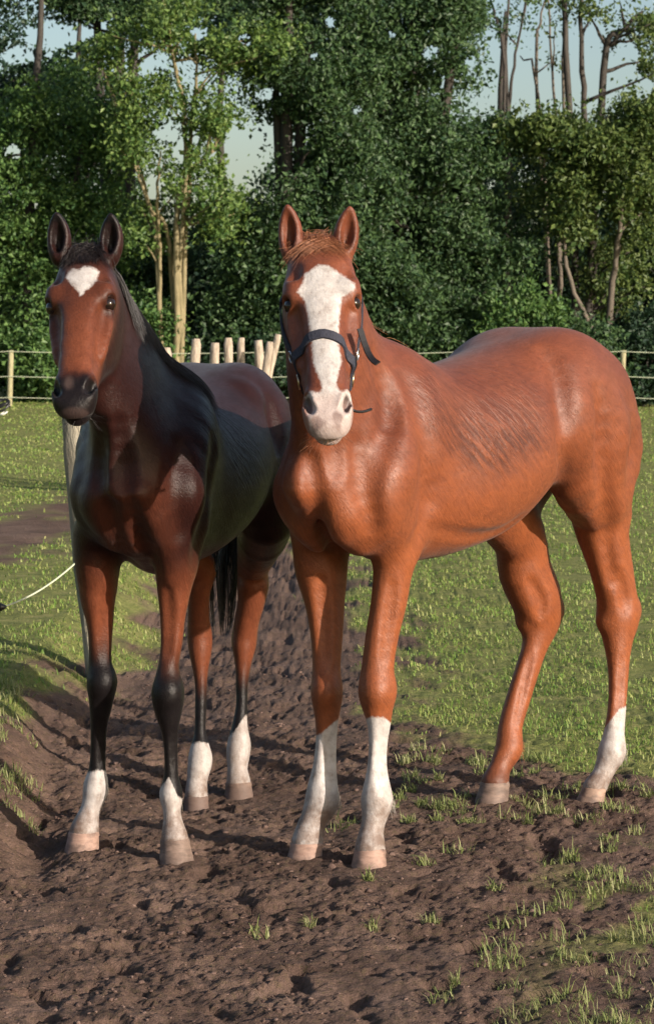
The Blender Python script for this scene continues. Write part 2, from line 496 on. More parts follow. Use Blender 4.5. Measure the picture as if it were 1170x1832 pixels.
BM = {'dark': bark_mat('dark_bark', (0.028, 0.024, 0.020), (0.07, 0.06, 0.05)),
      'pale': bark_mat('pale_mossy_bark', (0.14, 0.12, 0.06), (0.30, 0.25, 0.14)),
      'grey': bark_mat('grey_bark', (0.07, 0.06, 0.045), (0.16, 0.13, 0.10))}
def wig(a, b, n_, amp):
    t = np.linspace(0, 1, n_)[:, None]
    q = a + (b - a) * t
    w = rng.standard_normal((n_, 3)) * amp * np.sin(np.pi * t)
    return q + np.cumsum(w, 0) * 0.35
def tree(name, label, cat, px, d, stems, clumps, per, lsize, lm, bm, tr=0.12, spread=0.42, group=None, flat=0.75, holes=True, nlimb=26):
    """stems: list of pixel polylines (followed upward at depth d); clumps: list of (px, py, rx, ry, n, dy, dspread) crown lobes"""
    base = G(px, HORIZON + F * CAMH / d)
    base[2] = float(ground_h(np.array([base[0]]), np.array([base[1]]))[0])
    root = empty(name, base)
    tag(root, label, cat, group)
    tb = MB(); ends = []
    for si, st in enumerate(stems):
        pts = np.array([P(a, b, d + rng.uniform(-0.25, 0.25)) for a, b in st])
        pts[0] = base + np.array([pts[0][0] - base[0], rng.uniform(-.1, .1), -0.15])
        pts = catmull(pts, 5)
        t = np.linspace(0, 1, len(pts))
        pts[1:-1] += rng.standard_normal((len(pts) - 2, 3)) * 0.015
        tb.tube(pts - base, tr * (1 - 0.72 * t) * (1 if si == 0 else 0.8), 8, jitter=0.05)
        ends.append(pts)
    C = []; lobes = []
    for (cx, cy, rx, ry, n_, ds) in clumps:
        n_ = int(n_ * 1.5)
        c0 = P(cx, cy, d); rxm, rym = rx * d / F, ry * d / F
        u = rng.standard_normal((n_, 3)); u /= np.linalg.norm(u, axis=1)[:, None]
        u *= (rng.uniform(0.1, 1, n_) ** 0.5)[:, None]
        u *= (1 + 0.35 * fbm(u[:, 0] * 2 + cx, u[:, 2] * 2 + cy, 2))[:, None]
        q = c0 + u * np.array([rxm, ds, rym])
        lobes.append(q)
    lobes = np.vstack(lobes)
    lobes = lobes[lobes[:, 2] > 0.15]
    gap = fbm(lobes[:, 0] * .9 + 31, lobes[:, 2] * .9 + 7, 3)
    lobes = lobes[(gap < .30) | (lobes[:, 2] < 3.2)]
    if holes: lobes = lobes[keep_holes(lobes, 0.97, 1.15)]
    # limbs from the stems to some of the leaf clumps
    allp = np.vstack(ends)
    for i in rng.choice(len(lobes), min(nlimb, len(lobes)), replace=False):
        q = lobes[i]
        cand = allp[allp[:, 2] < q[2] - 0.25 + 0.1 * rng.uniform()]
        if len(cand) == 0: continue
        s = cand[np.argmin(np.linalg.norm(cand - q, axis=1) + rng.uniform(0, 0.8, len(cand)))]
        ln = np.linalg.norm(q - s)
        if ln < 0.2 or ln > 4.5: continue
        tb.tube(wig(s, q, 7, 0.05 * ln) - base, np.linspace(min(0.05, tr * 0.4), 0.008, 7), 5)
    tb.build('trunk', bm, root)
    for q in lobes:
        k = max(4, int(1.05 * per * rng.uniform(0.4, 1.5)))
        sp = spread * rng.uniform(0.35, 0.85)
        C.append(q + rng.standard_normal((k, 3)) * np.array([sp, sp, sp * flat]))
    C = np.vstack(C)
    C = C[C[:, 2] > 0.03]
    if holes: C = C[keep_holes(C)]
    mb = MB(); mb.add(*leaves(C - base, lsize))
    mb.build('crown', lm, root, smooth=False)
    return root
if 'notrees' not in DBG:
    GT = 'trees of the wood edge behind the paddock'; GB = 'shrubs along the foot of the wood'
    SH = [(30, 735)]
    tree('oak_tree', 'bushy mid green tree filling the far left edge of the wood', 'tree', 60, 47, [[(60, 735), (50, 500), (60, 250), (80, -60)], [(60, 735), (110, 450), (160, 180)]],
         [(20, 330, 150, 190, 60, 1.6), (130, 250, 120, 150, 45, 1.5), (60, 560, 150, 130, 46, 1.2), (150, 430, 110, 120, 34, 1.3)], 175, 0.100, LM['mid'], BM['dark'], 0.16, 0.36, GT)
    tree('slender_tree', 'multi-stemmed tree with pale yellowish trunks forking above the bay horse', 'tree', 296, 45, [
        [(318, 740), (317, 560), (316, 400), (332, 300), (330, 200), (312, 110), (296, 30), (290, -80)],
        [(285, 740), (286, 560), (286, 440), (282, 330), (288, 270)],
        [(290, 640), (284, 470), (262, 350), (232, 270), (205, 200)],
        [(316, 560), (306, 440), (268, 370), (246, 310), (232, 270)],
        [(318, 480), (330, 350), (360, 290), (385, 270)],
        [(318, 380), (340, 260), (352, 150), (350, 60)]],
         [(250, 170, 70, 45, 14, 0.8), (440, 90, 75, 60, 20, 0.9), (330, 40, 110, 50, 22, 1.0), (370, 215, 55, 40, 11, 0.8), (235, 240, 50, 50, 12, .8), (180, 70, 60, 40, 10, .8), (330, 300, 70, 60, 9, .9), (270, 380, 50, 60, 6, .9), (400, 380, 50, 60, 10, .8)], 110, 0.098, LM['fresh'], BM['pale'], 0.066, 0.34, GT, nlimb=46)
    tree('dark_oak_tree', 'tall dark trunked tree standing behind the pale multi-stemmed one', 'tree', 215, 51, [[(215, 720), (214, 500), (212, 250), (216, 100), (222, -80)], [(214, 240), (240, 120), (262, -60)], [(212, 300), (180, 150), (170, -40)]],
         [(200, 20, 150, 70, 40, 1.2), (80, -20, 120, 60, 26, 1.2), (330, -20, 110, 50, 22, 1.2), (240, 460, 120, 120, 36, 1)], 170, 0.100, LM['oak'], BM['dark'], 0.2, 0.36, GT)
    tree('oak_tree', 'dense dark green oak in the middle behind the chestnut head', 'tree', 560, 46, [[(520, 730), (516, 480), (512, 250), (516, 60), (522, -90)], [(514, 330), (498, 230), (492, 150)], [(516, 300), (540, 190), (560, 60)]],
         [(560, 120, 130, 150, 62, 1.5), (600, 330, 150, 140, 66, 1.5), (500, 440, 110, 120, 40, 1.2), (640, 520, 160, 110, 56, 1.2), (460, 560, 110, 90, 30, 1.0), (540, -40, 140, 60, 30, 1.3)], 175, 0.100, LM['oak'], BM['dark'], 0.17, 0.36, GT)
    tree('oak_tree', 'broad dark oak whose crown leans right of the chestnut head', 'tree', 760, 47, [[(760, 735), (755, 500), (750, 300), (740, 100), (735, -80)], [(752, 320), (800, 180), (830, 20)], [(752, 360), (690, 220), (660, 120)]],
         [(740, 90, 130, 140, 60, 1.5), (800, 300, 130, 130, 56, 1.5), (700, 300, 110, 120, 40, 1.4), (840, 470, 120, 110, 44, 1.2), (740, 560, 130, 90, 40, 1.1), (810, 10, 60, 70, 22, 1.2)], 175, 0.100, LM['oak'], BM['dark'], 0.18, 0.36, GT)
    tree('bare_stemmed_tree', 'thin forked tree with sparse leaves against the sky, upper right', 'tree', 920, 52, [[(915, 720), (912, 500), (910, 300), (912, 170), (925, 80), (948, -40)], [(911, 230), (900, 120), (882, 20), (870, -60)], [(912, 180), (906, 90), (915, -40)]],
         [(880, 40, 60, 60, 3, 0.9), (930, 20, 70, 60, 3, 1), (905, 400, 70, 80, 20, 1)], 45, 0.10, LM['oak'], BM['dark'], 0.062, 0.3, GT, holes=False, nlimb=14)
    tree('bare_stemmed_tree', 'slim bare stem rising just left of the thickest trunk on the right', 'tree', 1000, 50, [[(1003, 720), (1001, 540), (1000, 400), (998, 250), (985, 100), (978, -60)], [(999, 220), (1008, 110), (1004, -40)], [(998, 260), (960, 130), (968, 40), (985, -40)], [(998, 230), (962, 170), (930, 100)]],
         [(985, 60, 40, 60, 2, 0.7), (1000, 320, 60, 80, 14, 0.8)], 45, 0.10, LM['lime'], BM['grey'], 0.055, 0.28, GT, holes=False, nlimb=10)
    tree('dark_trunk_tree', 'thick dark trunk tree near the right edge with high branches', 'tree', 1052, 48, [[(1056, 735), (1057, 560), (1056, 420), (1046, 240), (1040, 100), (1036, -80)], [(1046, 230), (1080, 130), (1110, 60), (1150, 20)], [(1044, 200), (1012, 90), (1000, -30)]],
         [(1135, 50, 60, 60, 11, 1.0), (1060, 0, 60, 40, 4, 0.8), (1165, 140, 30, 50, 6, .9), (1090, 500, 70, 80, 14, .8)], 95, 0.098, LM['lime'], BM['dark'], 0.115, 0.3, GT, nlimb=22)
    tree('willow_tree', 'yellow green feathery tree at the right behind the chestnut rump', 'tree', 1085, 46.5, [[(1080, 735), (1085, 600), (1098, 480), (1112, 370), (1108, 240)], [(1078, 735), (1068, 620), (1020, 500), (1004, 380), (1000, 260)]],
         [(1060, 270, 100, 70, 30, 1.0), (1140, 330, 70, 110, 32, 1.0), (960, 250, 70, 40, 16, 0.9), (1010, 360, 70, 80, 18, 0.9), (1150, 200, 50, 60, 14, .9)], 190, 0.100, LM['lime'], BM['grey'], 0.085, 0.30, GT, flat=1.1, nlimb=24)
    # second row, deeper in the wood
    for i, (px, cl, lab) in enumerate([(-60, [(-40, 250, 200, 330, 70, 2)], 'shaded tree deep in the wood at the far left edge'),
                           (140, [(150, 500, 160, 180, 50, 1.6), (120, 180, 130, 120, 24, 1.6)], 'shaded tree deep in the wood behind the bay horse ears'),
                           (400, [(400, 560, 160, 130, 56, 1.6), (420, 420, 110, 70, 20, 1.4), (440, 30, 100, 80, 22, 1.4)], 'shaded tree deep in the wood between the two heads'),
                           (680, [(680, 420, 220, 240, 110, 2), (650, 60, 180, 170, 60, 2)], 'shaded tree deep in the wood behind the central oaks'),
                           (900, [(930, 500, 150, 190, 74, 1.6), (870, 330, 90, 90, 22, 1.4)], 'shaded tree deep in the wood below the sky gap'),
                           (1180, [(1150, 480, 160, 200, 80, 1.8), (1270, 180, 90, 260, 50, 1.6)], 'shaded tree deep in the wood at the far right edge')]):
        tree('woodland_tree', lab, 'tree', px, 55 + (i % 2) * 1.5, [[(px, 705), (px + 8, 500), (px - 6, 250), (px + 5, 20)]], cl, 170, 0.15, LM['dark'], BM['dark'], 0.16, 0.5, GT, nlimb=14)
    order = ['first', 'second', 'third', 'fourth']
    for sd, side in ((-1, 'left'), (1, 'right')):
        for i in range(4):
            px = 585 + sd * (960 + 330 * i)
            tree('woodland_tree', f'leafy tree of the wood edge, {order[i]} one past the {side} end of the view', 'tree', px, 48 + (i % 2) * 3, [[(px, 730), (px + 10, 500), (px - 8, 250), (px + 5, 0)]],
                 [(px, 150, 190, 230, 60, 2), (px, 500, 210, 200, 70, 2)], 60, 0.24, LM['mid' if i % 2 else 'oak'], BM['dark'], 0.16, 0.55, GT, holes=False, nlimb=10)
    for px, py, r, lm_, lab in [(-20, 640, 90, 'mid', 'leafy shrub behind the fence at the far left'), (90, 655, 70, 'mid', 'shrub behind the fence wires left of the bay head'), (250, 600, 75, 'mid', 'bright green shrub at the foot of the pale stems'),
                                (370, 660, 80, 'dark', 'low dark shrub behind the wooden stakes'), (490, 640, 75, 'dark', 'dark shrub just left of the chestnut head'), (690, 600, 90, 'oak', 'dark leafy shrub right of the chestnut head'),
                                (810, 620, 90, 'oak', 'dark shrub behind the chestnut back'), (930, 600, 80, 'mid', 'lighter shrub behind the chestnut croup'), (1040, 640, 75, 'oak', 'shrub at the foot of the thick dark trunk'), (1150, 660, 90, 'dark', 'dark low shrub behind the fence at the far right')]:
        tree('shrub', lab, 'shrub', px, 45.5 + rng.uniform(0, 1.0), [[(px, 735), (px + 5, py), (px + 12, py - r * 0.6)], [(px, 735), (px - 20, py)]], [(px, py, r, r * 1.05, 34, 0.8)], 170, 0.098, LM[lm_], BM['dark'], 0.03, 0.25, GB, holes=False, nlimb=12)

# ------------------------------------------------------------------ fences
wood = bark_mat('weathered_stake_wood', (0.25, 0.20, 0.145), (0.50, 0.42, 0.33), 40)
woodg = bark_mat('grey_post_wood', (0.17, 0.15, 0.11), (0.36, 0.33, 0.25), 30)
woody = bark_mat('mossy_post_wood', (0.22, 0.20, 0.11), (0.40, 0.37, 0.22), 30)
rope_m = plain('white_fence_rope', (0.46, 0.50, 0.36), 0.6)
black_p = plain('black_plastic', (0.015, 0.015, 0.016), 0.35)
white_p = plain('white_plastic', (0.7, 0.7, 0.68), 0.4)
steel = plain('galvanised_steel', (0.55, 0.55, 0.55), 0.35, 1.0)
def post(name, label, base, top, r, m, group=None, n=10, cat='fence post'):
    base, top = np.array(base), np.array(top)
    b0 = base.copy()
    root = empty(name, b0)
    tag(root, label, cat, group)
    ax = top - base
    pts = np.array([base + ax * t for t in (-0.12, 0, .2, .4, .6, .8, .96, 1.0)]) + np.vstack([np.zeros((2, 3)), rng.standard_normal((6, 3)) * r * 0.06])
    rr = r * np.array([1.08, 1.06, 1.03, 1.0, .98, .96, .95, .80])
    MB().tube(pts - b0, rr, n, jitter=0.09).build('shaft', m, root)
    return root
def gz(x, y): return float(ground_h(np.array([x]), np.array([y]))[0])
# stakes in the middle distance
stakes = [(297, 622, 10, 0.0, 'leftmost split stake, half hidden by the bay mane'), (350, 606, 9.5, .01, 'second split stake from the bay mane, with knobbly top'), (384, 613, 9, 0, 'third stake from the bay mane, shorter with a rough top'),
          (409, 604, 8, 0, 'fourth stake from the bay mane, straight and smooth'), (432, 604, 7.5, 0, 'slim fifth stake from the bay mane'), (461, 609, 9.5, -.02, 'pale sixth stake from the bay mane, standing above the bay rump'),
          (484, 612, 8, .03, 'leaning short stake beside the rightmost tall one'), (498, 598, 7, .055, 'tall slim stake leaning right, nearest the chestnut head')]
for px, py, hw, lean, lab in stakes:
    d = 20.0 + rng.uniform(-0.25, 0.25)
    top = P(px, py, d)
    b = np.array([top[0] - lean * 6, d, 0.0]); b[2] = gz(b[0], b[1])
    o = post('wooden_stake', lab, b, top, hw * d / F, wood, 'rough wooden stakes in the middle distance')
# far wire fence: posts and three wires
fd = 43.5
fpx = [-1660, -1380, -1100, -820, -540, -260, 17, 545, 840, 1110, 1420, 1700, 1980, 2260, 2540]
fence = empty('wire_fence', P(17, 735, fd)); fence.location.z = 0
tag(fence, 'far wire fence with pale strands along the foot of the wood', 'fence')
L0 = np.array(fence.location)
for px in fpx:
    b = P(px, 700, fd); b[2] = gz(b[0], b[1]); t = b.copy(); t[2] = 1.08; t[0] += 0.04
    pts = np.linspace(b - [0, 0, .1], t, 7)
    MB().tube(pts - L0, 0.05, 8, jitter=0.06).build('fence_post', woody, fence)
for z in (1.06, 0.62, 0.25):
    pts = []
    for a, b in zip(fpx[:-1], fpx[1:]):
        A, B = P(a, 700, fd - .06), P(b, 700, fd - .06)
        for t in np.linspace(0, 1, 8)[:-1]:
            q = A + (B - A) * t; q[2] = z - 0.10 * 4 * t * (1 - t) * 0.4; pts.append(q)
    MB().tube(np.array(pts) - L0, 0.0065, 5).build('wire', rope_m, fence)
# near post behind the bay, with slack fence rope and its gate handle
pb = G(182, 1245); pb[2] = gz(pb[0], pb[1])
ptop = P(127, 700, pb[1] - 0.02)
near_post = post('leaning_post', 'weathered grey fence post leaning behind the bay horse', pb, ptop, 0.052, woodg, n=14)
ra = P(137, 1006, pb[1] - 0.12)
rope = empty('fence_rope', (0, 0, 0))
rb = P(6, 1086, 9.3)
rope.location = rb
tag(rope, 'slack white fence rope with a black handle at the left edge', 'rope')
t = np.linspace(0, 1, 16)[:, None]
pts = ra + (rb - ra) * t; pts[:, 2] -= (0.022 * 4 * t * (1 - t))[:, 0]
MB().tube(pts - rb, 0.0038, 7).build('strand', rope_m, rope)
hv = np.array([-0.16, -0.03, -0.01])
MB().tube(np.array([[0.012, 0, 0], [0, 0, 0], hv * 0.1, hv * 0.14, hv * .3, hv * .6, hv * 0.9, hv]), [.006, .012, .021, .014, .013, .015, .014, .010], 10).build('handle', black_p, rope)
MB().tube(np.array([hv, hv * 1.15, hv * 1.6]), [.007, .007, .005], 8).build('hook', steel, rope)
# coil of rope and insulator on the turf, left edge
q = P(6, 745, 38.0)
q[2] = gz(q[0], q[1])
coil = empty('rope_coil', q)
tag(coil, 'small black and white coil lying on the grass at the left edge', 'coil')
a = np.linspace(0, 2 * np.pi * 1.9, 40)
MB().tube(np.stack([0.10 * np.cos(a), 0.07 * np.sin(a), 0.10 + 0.075 * np.sin(a + .5) + 0.01 * a], -1), 0.02, 7).build('black_loop', black_p, coil)
MB().tube(np.stack([0.05 * np.cos(a) + .02, 0.05 * np.sin(a) - .03, 0.04 + 0.025 * np.sin(a + 1)], -1), 0.010, 7).build('white_loop', white_p, coil)
# ------------------------------------------------------------------ sculpting in a distance field
class Field:
    def __init__(s, xs, ys, zs):
        s.ax = [np.asarray(a, np.float32) for a in (xs, ys, zs)]
        s.D = np.full([len(a) for a in s.ax], 0.4, np.float32)
    def win(s, lo, hi):
        sl = []
        for a, l_, h_ in zip(s.ax, lo, hi):
            i0, i1 = np.searchsorted(a, l_), np.searchsorted(a, h_)
            sl.append(slice(max(0, i0 - 1), min(len(a), i1 + 1)))
        c = [s.ax[i][sl[i]].reshape([-1 if j == i else 1 for j in range(3)]) for i in range(3)]
        return tuple(sl), c
    def put(s, sl, d, k, op):
        a = s.D[sl]
        if op == 'add':
            h = np.maximum(k - np.abs(a - d), 0) / max(k, 1e-6)
            s.D[sl] = np.minimum(a, d) - h * h * k * 0.25
        else:
            h = np.maximum(k - np.abs(a + d), 0) / max(k, 1e-6)
            s.D[sl] = np.maximum(a, -d) + h * h * k * 0.25
    def ell(s, c, r, A=None, k=0.03, op='add'):
        c = np.asarray(c, float); r = np.asarray(r, float)
        A = np.eye(3) if A is None else np.asarray(A)
        R = max(r) + (k + 0.02) * 1.3
        sl, (X, Y, Z) = s.win(c - R, c + R)
        q = [X - c[0], Y - c[1], Z - c[2]]
        k0 = 0; k1 = 0
        r = [float(x) for x in r]
        for a, ri in zip(A, r):
            u = q[0] * np.float32(a[0]) + q[1] * np.float32(a[1]) + q[2] * np.float32(a[2])
            k0 = k0 + (u / ri) ** 2; k1 = k1 + (u / ri ** 2) ** 2
        k0 = np.sqrt(k0); d = k0 * (k0 - 1) / (np.sqrt(k1) + 1e-6)
        s.put(sl, d, k, op)
    def tube(s, pts, ru, rv, lat, k=0.03, op='add', sub=3, p=2.0, own=0.01):
        pts = catmull(pts, sub)
        m = len(pts)
        def ex(v):
            v = np.broadcast_to(np.asarray(v, float), ((m - 1) // sub + 1,))
            return catmull(np.stack([v, v, v], 1), sub)[:, 0]
        ru, rv = ex(ru), ex(rv)
        lat = np.asarray(lat, float)
        if lat.ndim == 1: lat = np.broadcast_to(lat, ((m - 1) // sub + 1, 3))
        lat = catmull(lat, sub)
        R = max(ru.max(), rv.max()) + (k + 0.02) * max((ru / rv).max(), (rv / ru).max(), 1)
        sl, (X, Y, Z) = s.win(pts.min(0) - R, pts.max(0) + R)
        d = np.full([len(X), Y.shape[1], Z.shape[2]], 0.4, np.float32)
        X0, Y0, Z0 = X, Y, Z
        for i in range(m - 1):
            A, B = pts[i], pts[i + 1]
            Rs = max(ru[i], rv[i], ru[i + 1], rv[i + 1]) + (k + 0.02) * max(ru[i] / rv[i], rv[i] / ru[i])
            lo_, hi_ = np.minimum(A, B) - Rs, np.maximum(A, B) + Rs
            w_ = tuple(slice(np.searchsorted(c_.ravel(), l_), np.searchsorted(c_.ravel(), h_)) for c_, l_, h_ in zip((X0, Y0, Z0), lo_, hi_))
            X, Y, Z = X0[w_[0]], Y0[:, w_[1]], Z0[:, :, w_[2]]
            ab = B - A; L2 = ab @ ab
            if L2 < 1e-10: continue
            w = ab / math.sqrt(L2)
            l0 = lat[i] - w * (lat[i] @ w); l0 /= np.linalg.norm(l0)
            l1 = lat[i + 1] - w * (lat[i + 1] @ w); l1 /= np.linalg.norm(l1)
            t = np.clip(((X - A[0]) * ab[0] + (Y - A[1]) * ab[1] + (Z - A[2]) * ab[2]) / L2, 0, 1).astype(np.float32)
            rx, ry, rz = X - A[0] - t * ab[0], Y - A[1] - t * ab[1], Z - A[2] - t * ab[2]
            dl = l1 - l0
            u = rx * (l0[0] + t * dl[0]) + ry * (l0[1] + t * dl[1]) + rz * (l0[2] + t * dl[2])
            ww = rx * w[0] + ry * w[1] + rz * w[2]
            v2 = np.maximum(rx * rx + ry * ry + rz * rz - u * u - ww * ww, 0)
            a_, b_ = ru[i] + t * (ru[i + 1] - ru[i]), rv[i] + t * (rv[i + 1] - rv[i])
            mn = np.minimum(a_, b_)
            if p == 2: q = np.sqrt((u / a_) ** 2 + v2 / b_ ** 2 + (ww / mn) ** 2)
            else: q = ((np.abs(u) / a_) ** p + (np.sqrt(v2) / b_) ** p + (np.abs(ww) / mn) ** p) ** (1 / p)
            e = (q - 1) * mn
            dw = d[w_]
            h = np.maximum(own - np.abs(dw - e), 0) / own
            d[w_] = np.minimum(dw, e) - h * h * own * 0.25
        s.put(sl, d.astype(np.float32), k, op)
    def loft(s, x, top, bot, hw, zw=0.45, k=0.02):
        "trunk along x with top line, bottom line and half width"
        xs = s.ax[0]
        dx = np.linspace(x[0], x[-1], 200)
        cv = lambda v: np.interp(xs, catmull(np.stack([x, x, x], 1), 8)[:, 0], catmull(np.stack([v, v, v], 1), 8)[:, 0])
        T, B_, W = cv(top), cv(bot), cv(hw)
        T, B_, W = [a.reshape(-1, 1, 1) for a in (T, B_, W)]
        zc = B_ + zw * (T - B_)
        sl, (X, Y, Z) = s.win([x[0] - 0.15, -0.5, min(bot) - 0.15], [x[-1] + 0.15, 0.5, max(top) + 0.15])
        ii = sl[0]
        T, B_, W, zc = T[ii], B_[ii], W[ii], zc[ii]
        a = np.where(Z > zc, T - zc, zc - B_)
        over = np.maximum(0, np.maximum(x[0] - X, X - x[-1]))
        q = np.sqrt((Y / W) ** 2 + ((Z - zc) / a) ** 2 + (over / np.minimum(W, 0.08)) ** 2)
        d = (q - 1) * np.minimum(W, a) * 0.9
        s.put(sl, d.astype(np.float32), k, 'add')
    def at(s, p):
        p = np.asarray(p, float)
        i = [np.clip(np.searchsorted(a, p[:, j]) - 1, 0, len(a) - 2) for j, a in enumerate(s.ax)]
        f = [np.clip((p[:, j] - a[i[j]]) / (a[i[j] + 1] - a[i[j]]), 0, 1) for j, a in enumerate(s.ax)]
        r = 0
        for dx in (0, 1):
            for dy in (0, 1):
                for dz in (0, 1):
                    w = (f[0] if dx else 1 - f[0]) * (f[1] if dy else 1 - f[1]) * (f[2] if dz else 1 - f[2])
                    r = r + w * s.D[i[0] + dx, i[1] + dy, i[2] + dz]
        return r
    def grad(s, p, e=0.006):
        g = np.stack([s.at(p + np.eye(3)[j] * e) - s.at(p - np.eye(3)[j] * e) for j in range(3)], -1)
        return g / (np.linalg.norm(g, axis=1)[:, None] + 1e-9)
    def surf(s, p, off=0.0, it=6):
        for _ in range(it):
            p = p - s.grad(p) * ((s.at(p) - off) * 0.8)[:, None]
        return p
    def nets(s):
        D = s.D; S = D < 0
        c = [S[i:S.shape[0] - 1 + i, j:S.shape[1] - 1 + j, k:S.shape[2] - 1 + k] for i in (0, 1) for j in (0, 1) for k in (0, 1)]
        al, an = c[0].copy(), c[0].copy()
        for q in c[1:]: al &= q; an |= q
        act = an & ~al
        I = np.argwhere(act)
        ids = np.full(act.shape, -1, np.int32); ids[act] = np.arange(len(I))
        acc = np.zeros((len(I), 3)); cnt = np.zeros(len(I))
        offs = [(i, j, k) for i in (0, 1) for j in (0, 1) for k in (0, 1)]
        for a in offs:
            for ax in range(3):
                if a[ax]: continue
                b = list(a); b[ax] = 1
                ia, ib = I + np.array(a), I + np.array(b)
                da, db = D[tuple(ia.T)].astype(float), D[tuple(ib.T)].astype(float)
                m_ = (da < 0) != (db < 0)
                t = np.where(m_, da / np.where(m_, da - db, 1), 0)
                pa = np.stack([s.ax[j][ia[:, j]] for j in range(3)], -1); pb = np.stack([s.ax[j][ib[:, j]] for j in range(3)], -1)
                acc += (pa + (pb - pa) * t[:, None]) * m_[:, None]; cnt += m_
        V = acc / cnt[:, None]
        faces = []
        for ax in range(3):
            sh = [slice(None)] * 3; sh2 = [slice(None)] * 3
            sh[ax] = slice(0, -1); sh2[ax] = slice(1, None)
            A, B = S[tuple(sh)], S[tuple(sh2)]
            E = np.argwhere(A != B)
            o1, o2 = (ax + 1) % 3, (ax + 2) % 3
            E = E[(E[:, o1] > 0) & (E[:, o2] > 0) & (E[:, o1] < D.shape[o1] - 1) & (E[:, o2] < D.shape[o2] - 1)]
            def cell(d1, d2):
                q = E.copy(); q[:, o1] -= d1; q[:, o2] -= d2
                return ids[tuple(q.T)]
            f = np.stack([cell(1, 1), cell(0, 1), cell(0, 0), cell(1, 0)], -1)
            ins = S[tuple(E.T)]
            f[~ins] = f[~ins][:, ::-1]
            faces.append(f)
        Fc = np.vstack(faces)
        e = np.vstack([Fc[:, [0, 1]], Fc[:, [1, 2]], Fc[:, [2, 3]], Fc[:, [3, 0]]])
        for lam in (0.5, -0.42, 0.4):
            sm = np.zeros_like(V)
            for j in range(3): sm[:, j] = np.bincount(e[:, 0], V[e[:, 1], j], len(V)) + np.bincount(e[:, 1], V[e[:, 0], j], len(V))
            dg = np.bincount(e[:, 0], minlength=len(V)) + np.bincount(e[:, 1], minlength=len(V))
            V = V + lam * (sm / dg[:, None] - V)
        return V, Fc

def span(lo, hi, fine, s0, s1):
    "grid coordinates: step s0, but s1 inside the fine intervals"
    a = [lo]
    while a[-1] < hi:
        x = a[-1]
        a.append(x + (s1 if any(f0 <= x <= f1 for f0, f1 in fine) else s0))
    return np.array(a)

class Frame:
    def __init__(s, fore, hind):
        s.o = (fore + hind) / 2; s.o[2] = 0
        f = fore - hind; f[2] = 0
        s.ex = nrm(f); s.ez = np.array([0, 0, 1.0]); s.ey = np.cross(s.ez, s.ex)
        s.R = np.stack([s.ex, s.ey, s.ez])           # rows: local axes
    def to(s, p): return (np.asarray(p) - s.o) @ s.R.T
    def dirto(s, v): return np.asarray(v) @ s.R.T
    def back(s, p): return np.asarray(p) @ s.R + s.o
    def matrix(s):
        M = Matrix.Identity(4)
        for i in range(3):
            for j in range(3): M[i][j] = s.R[j][i]
            M[i][3] = s.o[i]
        return M

STEP = 0.011 if 'coarse' in DBG else 0.0098
FINE = 0.0065 if 'coarse' in DBG else 0.0050

